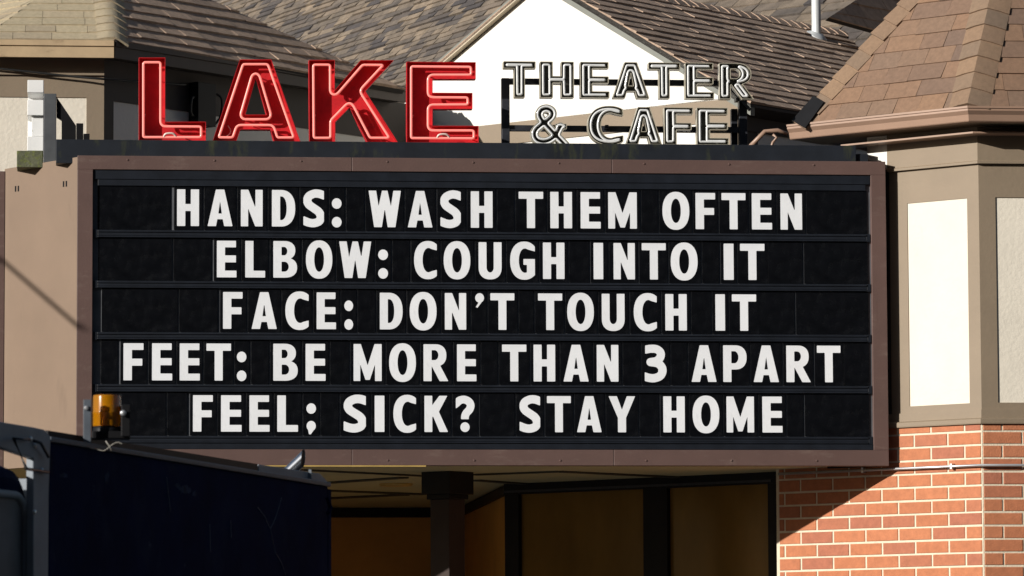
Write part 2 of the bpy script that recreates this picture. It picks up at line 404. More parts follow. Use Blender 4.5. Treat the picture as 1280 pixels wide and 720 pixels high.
def hip_caps(a, b, n1, n2, expo=0.143, w=0.15, thick=0.012):
    """overlapping bent cap shingles along a hip a->b; n1, n2 = outward normals of both faces"""
    a, b = Vector(a), Vector(b); t = (b - a).normalized(); L = (b - a).length
    def side(n, s):
        d = t.cross(n).normalized() * s
        return d
    nm = (n1 + n2).normalized()
    d1, d2 = side(n1, 1), side(n2, -1)
    if d1.dot(d2) > 0.5: d2 = -d2
    if (d1.dot(n2)) > 0: d1 = -d1           # d1 must run down face 1, away from face 2
    if (d2.dot(n1)) > 0: d2 = -d2
    mb = MB(); s = 0
    while s < L:
        lo, hi = a + t * s, a + t * (s + expo + .03)
        th = thick * rng.uniform(.8, 1.4)
        def row(c, h):
            return [c + d1 * w + n1 * h, c + d1 * w * .45 + n1 * (h + .012), c + nm * (h + .016), c + d2 * w * .45 + n2 * (h + .012), c + d2 * w + n2 * h]
        A, B = row(lo, th + .006), row(hi, .004)
        C, D = row(lo, -.004), row(hi, -.01)
        vs = A + B + C + D; fs = []
        for i in range(4):
            fs += [(i, i + 1, i + 6, i + 5), (i, i + 10, i + 11, i + 1)]
        fs += [(0, 5, 15, 10), (4, 14, 19, 9)]
        mb.add(vs, fs); s += expo
    return mb
def facenormal(a, b, c):
    n = (Vector(b) - Vector(a)).cross(Vector(c) - Vector(a)).normalized()
    return n if n.z > 0 else -n

# ------------------------------------------------------------------ theatre building
building = empty("theater_building", (0, 4, 0.13), "half-timbered theater building with shingled turrets, white gable and brick corner behind the marquee", "building")

# ---- right turret (brick below, stucco panels above)
turret = node_empty("turret", building)
P0 = Plane((0, 0.055), 0).hit(1127, 560)
PL = Plane(P0, -45)
cpt = PL.hit(1227, 510); CX, CY = cpt.x, cpt.y
PF = Plane((CX, CY), 0)
aL = PL.hit(976, 690)
line = [(aL.x - .02, aL.y + .02), (CX, CY), (CX + 1.75, CY), (CX + 3.0, CY + 1.25)]
zB = PF.uz(1260, 530)[1]                 # top of the brickwork
z_sof = PF.uz(1240, 160)[1] + .10
uc = (Vector((CX, CY, 0)) - PL.O).dot(PL.U)
uW_ = PL.uz(1086, 195)[0]
line_up = [tuple(PL.pt(uW_, 0)[:2])] + line[1:]
core = MB(); core.band(line_up, -.25, -.02, zB + .002, z_sof + .25)
core.build("wall_core", M['darktimber'], turret)
co2 = MB(); co2.band(line, -.33, -.022, .13, zB - .004); co2.build("brick_core", M['brick'], turret)
mo = MB(); mo.band(line, -.02, .010, .13, zB - .001)
mo.build("mortar_bed", M['mortar'], turret)
def brick_face(mb, pl, u0, u1, z1, d, course=.0945, blen=.285, j=.014, first=0, flip=False):
    z = z1; r = 0
    while z > .13:
        za, zb = z - course + j, z
        x = u1 - j / 2
        start = blen if (r + first) % 2 else blen * .5
        L = start
        while x > u0:
            xa = max(x - L + j, u0)
            if x - xa > .02:
                X_, XA_ = x, xa
                if flip: xa, x = u0 + u1 - X_, u0 + u1 - XA_
                o = rng.uniform(-.0012, .0012); dd = d + rng.uniform(-.001, .0015); c = .003
                b_ = [pl.pt(xa, za + o, d - .02), pl.pt(x, za + o, d - .02), pl.pt(x, zb + o, d - .02), pl.pt(xa, zb + o, d - .02)]
                f_ = [pl.pt(xa + c, za + c + o, dd), pl.pt(x - c, za + c + o, dd), pl.pt(x - c, zb - c + o, dd), pl.pt(xa + c, zb - c + o, dd)]
                m_ = [pl.pt(xa, za + o, dd - c), pl.pt(x, za + o, dd - c), pl.pt(x, zb + o, dd - c), pl.pt(xa, zb + o, dd - c)]
                fs = [(8, 9, 10, 11)]
                for i in range(4):
                    k = (i + 1) % 4; fs += [(i, k, 4 + k, 4 + i), (4 + i, 4 + k, 8 + k, 8 + i)]
                mb.add(b_ + m_ + f_, fs)
                x, xa = X_, XA_
            x -= L; L = blen
        z -= course; r += 1
bm_ = MB()
zt = zB - .034 + .0945 - .011 - .0945 + .011
ua = (aL - PL.O).dot(PL.U)
d_br = .015
brick_face(bm_, PL, ua, uc + .004, zB + .036, d_br)
brick_face(bm_, Plane((CX, CY), 0), -.001, 1.70, zB + .036, d_br, flip=True)
bm_.build("brick_wall", M['brick'], turret, fixn=False)
# timber frame and stucco
def rect_px(pl, x0, y0, x1, y1, d=0.0):
    u0, z1 = pl.uz(x0, y0, d); u1, _ = pl.uz(x1, y0, d); _, z0 = pl.uz(x0, y1, d)
    return u0, u1, z0, z1
zpT = PL.uz(1172, 251)[1]; zpB = PL.uz(1174, 506)[1]
uS0 = PL.uz(1135.5, 380)[0]; uS1 = PL.uz(1210.5, 380)[0]
uR0 = PF.uz(1246, 380)[0]
uTL = PL.uz(1111, 200)[0]
t = MB(); t.slab(PL, uTL, uS0, zB + .10, z_sof + .25, -.02, 0.0); t.slab(PL, uS0, uS1, zpT, z_sof + .25, -.02, .0); t.slab(PL, uS0, uS1, zB + .10, zpB, -.02, .0)
t.slab(PL, uS1, uc, zB + .10, z_sof + .25, -.02, 0)
t.slab(PF, 0, uR0, zB + .10, z_sof + .25, -.02, 0); t.slab(PF, uR0, 1.75, zpT, z_sof + .25, -.02, 0); t.slab(PF, uR0, 1.75, zB + .10, zpB, -.02, 0)
t.build("timber_frame", M['timber'], turret)
s1 = MB(); s1.slab(PL, uS0, uS1, zpB, zpT, -.03, -.006); s1.build("stucco_panel", M['stucco'], turret)
s2 = MB(); s2.slab(PF, uR0, 1.75, zpB, zpT, -.03, -.008); s2.build("stucco_panel", M['stucco'], turret)
sill = MB(); zs1 = PF.uz(1260, 523)[1]
sill.sweep(line, [(-.02, zB), (.034, zB), (.036, zB + .008), (.036, zs1 - .006), (.028, zs1), (.012, zs1 + .004), (.012, zB + .102), (-.02, zB + .102)])
sill.build("sill_board", M['timber'], turret)
fz = MB(); zf0 = PF.uz(1260, 205)[1]
fline = [tuple(PL.pt(uTL, 0)[:2])] + line[1:]
fz.sweep(fline, [(0, zf0), (.03, zf0), (.03, zf0 + .016), (.022, zf0 + .022), (.022, z_sof + .25), (0, z_sof + .25)])
fz.build("frieze_board", M['timber'], turret)
# white end of the frieze
fe = MB(); u_w = PL.uz(1086, 195)[0]
fe.slab(PL, u_w, uTL - .002, zf0 + .02, z_sof + .25, 0, .02); fe.build("stucco_panel", M['stuccowhite'], turret)
# eave, gutter, roof
OV = .34
EL = PL.off(OV)
ec = Vector((CX, CY, 0)) + Vector((-math.tan(math.radians(22.5)), -1, 0)) * OV
EF = Plane((ec.x, ec.y), 0)
zg1 = EF.uz(1240, 132.5)[1]; zg0 = EF.uz(1240, 151)[1]
e0 = EL.hit(983, 159)
eline = [(e0.x, e0.y), (ec.x, ec.y), (ec.x + 1.9, ec.y), (ec.x + 3.2, ec.y + 1.3)]
G0 = -.115                                             # gutter back
gut = MB()
h = zg1 - zg0
gut.sweep(eline, [(G0, zg0), (-.045, zg0), (-.040, zg0 + .006), (-.030, zg0 + h * .45), (-.008, zg0 + h * .70), (-.008, zg1 - .018), (0, zg1 - .014), (0, zg1), (-.012, zg1), (-.012, zg1 - .01), (G0, zg1 - .01)])
gut.build("gutter", M['gutter'], turret, smooth=False)
sf = MB(); sf.band(eline, -OV - .1, G0, zg0 + .0, zg0 + .02); sf.build("soffit_board", M['timber'], turret)
bmld = MB(); zbm = PL.off(.17).uz(1150, 173)[1]; bmld.band([tuple(PL.pt(uTL - .3, 0)[:2]), (CX, CY), line[2]], -.01, .17, zbm, zbm + .012); bmld.build("bed_mould", M['gutter'], turret)
E0 = EL.hit(993, 155); E0.z = zg1 - .004
E1 = Vector((ec.x, ec.y, zg1 - .004)) + Vector((.01, .03, 0))
E0 += Vector((.02, .02, 0))
E2 = E1 + Vector((1.9, 0, 0))
AP = Plane((0, E1.y + .95), 0).hit(1271, -157)
mb1, ub1 = shingles([E0, E1, AP], E1 - E0, expo=.143, tab=(.20, .34))
rf = mb1.build("roof", M['shingle_tan'], turret, fixn=False)
ub1.build("underlay", M['underlay'], turret)
mb2, ub2 = shingles([E1, E2, AP], E2 - E1, tab=(.20, .34))
mb2.build("roof", M['shingle_tan'], turret, fixn=False); ub2.build("underlay", M['underlay'], turret)
EZ = E0 + Vector((.9, 1.6, 0))
lf = MB(); lf.prism([E0, AP, EZ], (0.03, 0.03, -.03)); lf.build("roof", M['shingle_tan'], turret)
nL, nF = facenormal(E0, E1, AP), facenormal(E1, E2, AP)
nZ = facenormal(EZ, E0, AP)
hip_caps(E1 + (AP - E1).normalized() * .01, AP, nL, nF, w=.15).build("hip_cap", M['capmat'], turret, smooth='auto')
hip_caps(E0, AP, nL, nZ, w=.13).build("hip_cap", M['capmat'], turret, smooth='auto')
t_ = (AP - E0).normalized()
fl = MB(); a_ = E0 + t_ * .0; b_ = E0 + t_ * .24  # dark plates standing for a shadow over the hip's lower end
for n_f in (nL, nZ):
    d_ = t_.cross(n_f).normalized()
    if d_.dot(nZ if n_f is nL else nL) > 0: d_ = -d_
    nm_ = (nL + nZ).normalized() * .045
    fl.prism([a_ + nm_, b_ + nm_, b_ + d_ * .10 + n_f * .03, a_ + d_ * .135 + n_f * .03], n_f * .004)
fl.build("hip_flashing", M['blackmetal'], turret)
# conduit across the bricks
zc = PF.uz(1260, 581.5, .04)[1]
cl = [PL.pt(ua + .02, zc, .045), PL.pt(uc + .018, zc, .045) + Vector((0, 0, 0)), Plane((CX, CY), 0).pt(1.7, zc, .045)]
cd = MB(); cd.tube(cl, .0095, 10)
cd.build("conduit", M['conduit'], turret, smooth=True)
cp = MB()
for u in (uc - .24, uc - 1.0): cp.slab(PL, u, u + .018, zc - .018, zc + .02, .02, .052)
cp.build("conduit_clip", M['conduit'], turret)

# ---- left turret
turret2 = node_empty("turret", building)
YL = 2.0
TF = Plane((0, YL), 0)
wc = TF.hit(130, 140)
TR = Plane((wc.x, wc.y), 45)
oL = .17
ecl = Vector((wc.x, wc.y, 0)) + Vector((math.tan(math.radians(22.5)), -1, 0)) * oL
EF2 = Plane((ecl.x, ecl.y), 0); ER2 = Plane((ecl.x, ecl.y), 45)
zfa0 = EF2.uz(100, 71.8)[1]; zfa1 = EF2.uz(100, 57.3)[1]; zfa2 = EF2.uz(100, 50.5)[1]
xl = EF2.hit(-21, 52).x
rend = ER2.hit(508, 112)
wend = TR.hit(500, 150)
lline = [(xl - 1.5, ecl.y + 1.5), (xl, ecl.y), (ecl.x, ecl.y), (rend.x, rend.y)]
fprof = [(-.03, zfa0), (0, zfa0), (0, zfa1 - .004), (.012, zfa1), (.012, zfa2), (-.03, zfa2)]
fa = MB(); fa.sweep(lline[:3], fprof); fa.build("fascia", M['fascia'], turret2)
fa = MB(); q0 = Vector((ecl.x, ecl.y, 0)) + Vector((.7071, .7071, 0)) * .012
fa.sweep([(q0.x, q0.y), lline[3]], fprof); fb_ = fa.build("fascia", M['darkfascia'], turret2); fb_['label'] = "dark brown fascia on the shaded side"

so_ = MB(); so_.band(lline, -oL - .05, -.03, zfa0 + .012, zfa0 + .03); so_.build("soffit_board", M['darktimber'], turret2)
wl = [(wc.x - 1.6, wc.y), (wc.x, wc.y), (wend.x + .4, wend.y + .4)]
core = MB(); core.band(wl, -.25, -.02, 3.3, zfa0 + .03); core.build("wall_core", M['darktimber'], turret2)
zt1 = TF.uz(60, 121.5)[1]
us = TF.uz(108, 150)[0]; uw = wc.x
t = MB()
t.slab(TF, us, uw, 3.3, zt1, -.02, 0); t.slab(TF, uw - 1.6, uw, zt1, TF.uz(60, 94)[1], -.02, 0)
t.slab(TF, uw - 1.6, uw, TF.uz(60, 94)[1], zfa0 + .02, -.02, .02)
t.build("timber_frame", M['timber'], turret2)
s_ = MB(); s_.slab(TF, uw - 1.6, us, 3.3, zt1, -.03, -.008); s_.build("stucco_panel", M['stucco'], turret2)
ur0 = TR.uz(142, 140)[0]; urE = (wend - TR.O).dot(TR.U) + .5
zr = TR.uz(142, 126.5)[1]
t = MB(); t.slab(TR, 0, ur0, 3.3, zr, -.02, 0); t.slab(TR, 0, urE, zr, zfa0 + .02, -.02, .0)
t.build("timber_frame", M['darktimber'], turret2)  # same timber as the front face, with shade put into its colour
s_ = MB(); s_.slab(TR, ur0, urE, 3.3, zr, -.03, -.008); s_.build("stucco_panel", M['stuccowhite'], turret2)
# roof planes of the left turret
p1, p2, p3 = math.radians(31), math.radians(39.3), math.radians(28.7)
H0 = Vector((ecl.x, ecl.y, zfa2)); HL = Vector((xl, ecl.y, zfa2))
n1 = Vector((0, -math.sin(p1), math.cos(p1)))
n2 = Vector((math.sin(p2) * .7071, -math.sin(p2) * .7071, math.cos(p2)))
n3 = Vector((-math.sin(p3) * .7071, -math.sin(p3) * .7071, math.cos(p3)))
hd = n1.cross(n2); hd = hd if hd.z > 0 else -hd; hd.normalize()
hl = n1.cross(n3); hl = hl if hl.z > 0 else -hl; hl.normalize()
HT = H0 + hd * 1.7; HLT = HL + hl * 1.7
mb, ub = shingles([HL, H0, HT, HLT] if HLT.x < HT.x else [HL, H0, HT], Vector((1, 0, 0)), tab=(.2, .36), butt=(.006, .011))
mb.build("roof", M['shingle_grey'], turret2, fixn=False); ub.build("underlay", M['underlay'], turret2)
RA = hitplane(506, 112, H0, n2); RB = hitplane(215, -22, H0, n2)
mb, ub = shingles([H0, RA, RB, HT], Vector((1, 1, 0)), tab=(.15, .33), butt=(.010, .021))
mb.build("roof", M['shingle_brown'], turret2, fixn=False); ub.build("underlay", M['underlay'], turret2)
LA = HL + Vector((-1.5, 1.5, 0)); LB = HLT + Vector((-1.5, 1.5, 0))
mb, ub = shingles([LA, HL, HLT, LB], Vector((1, -1, 0)), tab=(.2, .36), butt=(.006, .011))
mb.build("roof", M['shingle_grey'], turret2, fixn=False); ub.build("underlay", M['underlay'], turret2)
hip_caps(H0 + hd * .01, HT, n1, n2, w=.12, thick=.008).build("hip_cap", M['shingle_grey'], turret2, smooth='auto')

# ---- gabled wing
wing = node_empty("gabled_wing", building)
PG = Plane(wend + Vector((.28, .28, 0)), -45)
PGo = PG.off(.06)                       # front of the rake overhang
pk = PGo.hit(673.5, -29); rb = PGo.hit(938, 132); lb = PGo.hit(520, 103)
zband0 = None
u_l = PG.uz(440, 140)[0]; u_r = PG.uz(926, 150)[0]
zlo = 3.3
up_, zp_ = PG.uz(673.5, -29, 0)
sl_ = (pk.z - rb.z) / ((rb - pk).dot(PG.U))
upk = (pk - PG.O).dot(PG.U)
zw = lambda u: pk.z - .02 - abs(u - upk) * sl_
w = MB()
zc_ = pk.z - .02
w.prism([PG.pt(u_l, zlo, -.02), PG.pt(u_r, zlo, -.02), PG.pt(u_r, zw(u_r), -.02), PG.pt(upk, zc_, -.02), PG.pt(u_l, zw(u_l), -.02)], PG.N * -.2)
w.build("wall_core", M['darktimber'], wing)
zb1 = PG.uz(750, 141.3)[1]; zb0 = PG.uz(750, 168)[1]
s_ = MB(); s_.prism([PG.pt(u_l, zb1, 0), PG.pt(u_r, zb1, 0), PG.pt(u_r, max(zw(u_r), zb1 + .01), 0), PG.pt(upk, zc_, 0), PG.pt(u_l, zw(u_l), 0)], PG.N * -.018)
s_.build("gable_wall", M['stuccowhite'], wing)
up0 = PG.uz(874, 170)[0]
bd = MB(); bd.slab(PG, u_l, u_r, zb0, zb1, -.018, .012); bd.slab(PG, up0, u_r, zlo, zb0, -.018, .012)
bd.build("timber_frame", M['timber'], wing)
s_ = MB(); s_.slab(PG, u_l, up0, zlo, zb0, -.018, 0); s_.build("stucco_panel", M['stuccowhite'], wing)
# side wall of the wing, turning the right corner
PS = Plane(PG.pt(u_r, 0, 0), 45)
t = MB(); t.slab(PS, 0, 4, zlo, PS.uz(960, 168)[1], -.2, -.005); t.build("side_wall", M['stuccowhite'], wing)
t = MB(); t.slab(PS, 0, 4, PS.uz(960, 168)[1], zw(u_r) , -.2, .01); t.build("frieze_board", M['darktimber'], wing)
# rakes
rd = Vector((.7071, .7071, 0))
for (a, b, m_, nm) in ((lb, pk, 'rake', 'rake_board'), (pk, rb, 'rakegrey', 'rake_board')):
    k = MB(); dn = Vector((0, 0, -.030 if m_ == 'rake' else -.075))
    k.prism([a, b, b + dn, a + dn], rd * .055); k.build(nm, M[m_], wing)
    if m_ == 'rake':
        k = MB(); k.prism([a - PG.N * .004 + Vector((0, 0, .028)), b - PG.N * .004 + Vector((0, 0, .028)), b - PG.N * .004 + Vector((0, 0, .002)), a - PG.N * .004 + Vector((0, 0, .002))], rd * .05)
        k.build("drip_edge", M['rakegrey'], wing)
# right slope
up1 = Vector((0, 0, .02))
mb, ub = shingles([pk + up1, rb + up1, rb + rd * 6 + up1, pk + rd * 6 + up1], rd, tab=(.15, .33), butt=(.008, .017))
mb.build("roof", M['shingle_brown'], wing, fixn=False); ub.build("underlay", M['underlay'], wing)
nR = facenormal(pk, rb, rb + rd)
lsl = MB(); lsl.prism([pk + up1 * .5, lb + up1 * .5, lb + rd * 6 + up1 * .5, pk + rd * 6 + up1 * .5], (0, 0, -.03)); lsl.build("roof", M['shingle_brown'], wing)
nLs = facenormal(pk, lb, lb + rd)
hip_caps(pk + up1, pk + rd * 6 + up1, nR, nLs, w=.12, thick=.005).build("ridge_cap", M['shingle_brown'], wing, smooth='auto')
ev = MB(); ev.prism([rb + up1 * .5, rb + rd * 6 + up1 * .5, rb + rd * 6 + Vector((-.12, .12, -.06)), rb + Vector((-.12, .12, -.06))], (0, 0, -.02)); ev.build("soffit_board", M['darktimber'], wing)
# streaky roof left of the gable
ed = Vector((.37, -.93, 0)).normalized()
pa = lb - PG.N * .10 + Vector((0, 0, .03)); pb = pk - PG.N * .10 + Vector((0, 0, .03))
nS = ed.cross(pb - pa).normalized(); nS = nS if nS.z > 0 else -nS
q = [hitplane(*p, pa, nS) for p in ((508, 114), (528, 98), (674, -30), (178, -38))]
mb, ub = shingles(q, ed, expo=.062, tab=(.10, .36), butt=(.004, .024))
mb.build("roof", M['shingle_streak'], wing, fixn=False); ub.build("underlay", M['underlay'], wing)
# main roof rising behind the ridge
bk = pk + rd * 3.0 + Vector((0, 0, -1.0)) - Vector((.7071, -.7071, 0)) * 5
pm = math.radians(40)
dR = Vector((.7071, -.7071, 0)); uR = Vector((.7071 * math.cos(pm), .7071 * math.cos(pm), math.sin(pm)))
q = [bk - dR * 1.0, bk + dR * 12, bk + dR * 12 + uR * 4, bk - dR * 1.0 + uR * 4]
mb, ub = shingles(q, dR, tab=(.12, .36), butt=(.008, .03))
mb.build("roof", M['shingle_streak'], wing, fixn=False); ub.build("underlay", M['underlay'], wing)
nD = Vector((.7071 * math.sin(1.05), -.7071 * math.sin(1.05), math.cos(1.05)))  # added steep face turned from the sun, making a shaded roof patch
pD = hitplane(1128, 10, bk, dR.cross(uR).normalized()) - rd * .25
q = [hitplane(*p, pD, nD) for p in ((1036, 22), (1130, 48), (1130, -14), (1092, -14))]
mb, ub = shingles(q, rd, tab=(.15, .33), butt=(.006, .014))
mb.build("roof", M['shingle_brown'], wing, fixn=False); ub.build("underlay", M['underlay'], wing)
# vent pipe
vb = hitplane(1020.5, 46, pk + up1, nR)
vp = MB(); vp.lathe(vb - Vector((0, 0, .1)), [(.040, 0), (.040, .9), (.034, .9), (.034, .8)], 20); vp.build("vent_pipe", M['pipe'], wing, smooth='auto')
vf = MB(); vf.lathe(vb - nR * .01, [(.10, 0), (.095, .022), (.045, .05)], 20, axis=nR); vf.build("pipe_flashing", M['pipe'], wing, smooth='auto')
# downspout elbow beside the right turret
dsp = MB(); ydp = 1.25
DP = Plane((0, ydp), 0)
dsp.tube([DP.hit(935, 186), DP.hit(956, 164.5), DP.hit(972, 163), DP.hit(984, 168)], .017, 8); dsp.build("downspout", M['gutter'], turret, smooth=True)
gb = MB(); gb.tube([DP.hit(962, 190), DP.hit(966, 178), DP.hit(971, 172), DP.hit(966, 168)], .010, 8); gb.build("downspout", M['gutter'], turret, smooth=True)

# ---- entrance below the marquee
zS = Plane((0, 0), 0).uz(760, 582)[1]           # underside of the marquee
ent = node_empty("entrance", building)
GP = Plane(PL.pt(ua - .06, 0, -.30), -45)
ug1 = GP.uz(968, 650)[0]; ug0 = GP.uz(633, 650)[0]
zgt = GP.uz(800, 611.5)[1]
fr = MB()
fr.slab(GP, ug0, ug1 + .3, zgt, zS + .06, -.1, 0.03)
for x0, x1 in ((633, 650), (806, 836), (962, 972)):
    a, b = GP.uz(x0, 660)[0], GP.uz(x1, 660)[0]; fr.slab(GP, a, b, .13, zgt, -.06, 0.02)
fr.build("window_frame", M['blackmetal'], ent)
tr_ = MB(); tr_.slab(GP, ug0, ug1, zgt + .012, zgt + .03, .03, .036); tr_.build("edge_trim", M['scaffold'], ent)
for x0, x1 in ((650, 806), (836, 962)):
    a, b = GP.uz(x0, 660)[0], GP.uz(x1, 660)[0]
    g = MB(); g.slab(GP, a, b, .13, zgt, -.05, -.02); g.build("window_pane", M['glass'], ent)
cpt2 = GP.pt(ug0, 0, 0)
RP = Plane(cpt2, -90)
g = MB(); g.slab(RP, -5.0, -.05, .13, zgt, -.1, -.01); g.build("side_wall", M['amber_wall'], ent)
g = MB(); g.slab(RP, -5.0, -.0, zgt, zS, -.1, .02); g.build("header_beam", M['blackmetal'], ent)
YB = 7.3
BP = Plane((0, YB), 0)
g = MB(); g.box(-6, cpt2.x + .1, YB, YB + .1, .13, BP.uz(470, 647)[1]); g.build("rear_wall", M['amber_wall'], ent)
zh = BP.uz(470, 647)[1]
g = MB(); n_ = 16; x0_, x1_ = BP.hit(380, 640).x, cpt2.x
pts = [Vector((x0_ - 2, YB - .1, zh)), Vector((x1_, YB - .1, zh))]
for i in range(n_ + 1):
    k = 1 - i / n_; x = x0_ - .2 + (x1_ - x0_ + .2) * k
    pts.append(Vector((x, YB - .1, zh + .055 + .05 * (2 * k - 1.0) ** 2 + .015)))
pts.append(Vector((x0_ - 2, YB - .1, zh + .12)))
g.prism(pts, (0, .12, 0)); g.build("header_beam", M['blackmetal'], ent)
g = MB(); g.box(-6, -3.6, 2.4, YB, .13, zS); g.build("side_wall", M['amber_wall'], ent)
# structure closing the lobby above, so that no daylight leaks in from behind
g = MB(); g.box(-6, 6, 3.2, 9, zS + .14, zS + .5); g.build("lobby_ceiling", M['darktimber'], ent)
g = MB(); g.box(-6, 6, 9, 9.2, .13, zS + .5); g.build("wall_core", M['darktimber'], ent)  # closes the lobby against daylight from behind
g = MB(); g.box(PL.pt(ua, 0).x + .2, 6, 3.6, 9, .13, zS + .14); g.build("wall_core", M['darktimber'], ent)  # block that keeps daylight out of the lobby

# ------------------------------------------------------------------ marquee
B0 = Plane((0, 0), 0)
def bx(px, py=390): return B0.hit(px, py).x
def bz(px, py): return B0.hit(px, py).z
X0, X1 = bx(96, 390), bx(1109, 390)
Z1, Z0 = bz(600, 198), bz(760, 582)
XI0, XI1 = bx(115.5, 390), bx(1090.3, 390)
ZI1, ZI0 = bz(600, 215.2), bz(760, 562.2)
marquee = empty("marquee", (0, .5, Z0), "wide black readerboard marquee in a brown frame hung above the entrance", "sign")
REC = .03
m_ = MB()

for zA, zB2 in ((ZI1, Z1), (Z0, ZI0)):
    cuts = [X0, X0 + 1.93, X0 + 3.78, X1]
    for xa, xb in zip(cuts[:-1], cuts[1:]): m_.box(xa + (.001 if xa > X0 else 0), xb - (.001 if xb < X1 else 0), rng.uniform(0, .0012), .10, zA, zB2)
m_.box(X0, XI0, 0, .10, ZI0, ZI1); m_.box(XI1, X1, 0, .10, ZI0, ZI1)
m_.build("sign_frame", M['frame'], marquee, bevel=.003)
k = MB()
for i in range(9):
    x = X0 + .35 + i * .61
    for z in ((Z1 + ZI1) / 2 + .02, (Z0 + ZI0) / 2 - .02): k.lathe((x, .001, z), [(.008, 0), (.006, .004), (.001, .005)], 8, axis=(0, -1, 0))
k.build("frame_screw", M['frame'], marquee, smooth='auto')
m_ = MB(); m_.box(XI0, XI1, REC + .006, .09, ZI0, ZI1); m_.build("back_panel", M['board'], marquee)
# rails
def zrow(x, y): return Plane((0, REC), 0).hit(x, y).z
ROWZ = []
rails = [(200, 232.5, 214.5), (200, 297, 288), (200, 360, 351.5), (200, 424.3, 415.6), (200, 489.6, 480.6), (200, 553.5, 545)]
railz = []
for i, (x, y0, y1) in enumerate(rails):
    za, zb = zrow(x, y0), zrow(x, y1)
    r = MB()
    xa, xb = XI0 + .035, XI1 - .035
    if i == 0:
        zb = ZI1 - .004
        r.box(XI0 + .003, XI1 - .003, .012, REC + .005, za + .045, zb); r.box(xa, xb, .018, REC + .005, za, za + .043)
    else:
        r.box(xa, xb, .008, REC + .005, zb - .014, zb); r.box(xa, xb, .016, REC + .005, za + .012, zb - .016); r.box(xa, xb, .011, REC + .005, za, za + .010)
    r.build("letter_rail", M['rail'], marquee, bevel=.0015)
    railz.append((za, zb))
    if i:
        for xs in (XI0 + .004, XI1 - .033):
            c = MB(); c.box(xs, xs + .029, .014, REC + .005, za - .004, zb + .002); c.build("rail_clip", M['rail'], marquee, bevel=.002)
m_ = MB(); m_.box(XI0 + .003, XI1 - .003, .010, REC + .005, ZI0 + .003, railz[5][0] - .006); m_.build("bottom_strip", M['rail'], marquee)
# cheek on the left, splayed back
CK = Plane((X0, 0), -55)
uL, zL = CK.uz(6, 209)
ck = MB(); ck.slab(CK, uL, -.001, Z0 + .01, Z1 - .012, -.03, 0)
ck.build("end_panel", M['cheek'], marquee)
vh = MB()
for px in (20, 23.5, 80, 83.5):
    u, z = CK.uz(px, 236 - (px - 20) * .10); vh.slab(CK, u - .012, u + .004, z - .02, z + .02, .0005, .002)
vh.build("vent_slot", M['blackmetal'], marquee)
cl_ = CK.pt(uL, 0, 0)
m_ = MB(); m_.box(cl_.x - .045, cl_.x, cl_.y - .01, cl_.y + .10, Z0, Z1 - .03); m_.box(cl_.x - .045, cl_.x, cl_.y + 2.3, cl_.y + 2.4, Z0, Z1 - .03)
m_.box(cl_.x - .045, cl_.x, cl_.y + .10, cl_.y + 2.3, Z1 - .14, Z1 - .03); m_.box(cl_.x - .045, cl_.x, cl_.y + .1, cl_.y + 2.3, Z0, Z0 + .12)
m_.build("side_frame", M['frame'], marquee)
m_ = MB(); m_.box(cl_.x - .02, cl_.x + .02, cl_.y + .10, cl_.y + 2.3, Z0 + .12, Z1 - .14); m_.build("side_panel", M['board'], marquee)
# right return, top deck, ledge
uj = .62
m_ = MB(); m_.prism([(X1 - .02, .10, Z0), (X1 - .02, .10, Z1 - .01), (X1 - .35, .38, Z1 - .01), (X1 - .35, .38, Z0)], (-.03, 0, 0)); m_.build("end_panel", M['blackmetal'], marquee)
deck = MB(); deck.prism([(X0 + .02, .10, Z1 - .06), (X1 - .02, .10, Z1 - .06), (X1 - .9, 1.0, Z1 - .06), (X1 - 1.6, 1.9, Z1 - .06), (cl_.x + .02, 1.9, Z1 - .06), (cl_.x + .02, cl_.y + .02, Z1 - .06)], (0, 0, .03)); deck.build("top_deck", M['ledge'], marquee)
LY0, LY1 = .05, .42
LP = Plane((0, LY0), 0)
zl1 = LP.uz(600, 178.3)[1]
xl0, xl1 = LP.hit(70, 185).x, LP.hit(1070, 188).x
m_ = MB(); m_.box(xl0, xl1, LY0, LY1, Z1 - .05, zl1)
x2 = LP.hit(1086, 190).x; m_.box(xl1, x2, LY0 + .02, LY1 - .02, Z1 - .05, LP.uz(1078, 192)[1])
m_.build("sign_ledge", M['ledge'], marquee, bevel=.003)
# soffit
sp = MB(); sp.prism([(X0 + .03, .10, Z0 + .015), (X1 - .02, .10, Z0 + .015), (X1 + .12, .30, Z0 + .015), (PL.pt(ua + .25, 0, -.22).x, PL.pt(ua + .25, 0, -.22).y, Z0 + .015), (PL.pt(ua - .3, 0, -.22).x, PL.pt(ua - .3, 0, -.22).y, Z0 + .015), (GP.pt(ug0, 0).x, GP.pt(ug0, 0).y, Z0 + .015), (GP.pt(ug0, 0).x, YB, Z0 + .015), (cl_.x + .02, YB, Z0 + .015), (cl_.x + .02, cl_.y + .02, Z0 + .015)], (0, 0, .03))
soff = sp.build("soffit", M['soffit'], marquee)
zso = Z0 + .015
def so_px(x, y): return hitz(x, y, zso)
for (a, b, w_) in (((360, 585.5), (530, 594), .05), ((360, 606), (505, 596), .09), ((360, 610.5), (530, 617), .10), ((360, 624.5), (505, 617.5), .13),
                   ((594, 592.5), (700, 588.5), .06), ((594, 599.5), (700, 607), .08), ((700, 588.5), (960, 601), .07)):
    A, B = so_px(*a), so_px(*b); t_ = (B - A).normalized(); s_ = Vector((-t_.y, t_.x, 0)) * w_ / 2
    k = MB(); k.prism([A - s_, B - s_, B + s_, A + s_], (0, 0, -.012)); k.build("soffit_joint", M['batten'], soff)
dl = so_px(495, 604.5)
k = MB(); k.lathe(dl + Vector((0, 0, -.02)), [(.12, 0), (.13, .01), (.13, .02)], 24); k.build("downlight", M['brass'], marquee, smooth='auto')
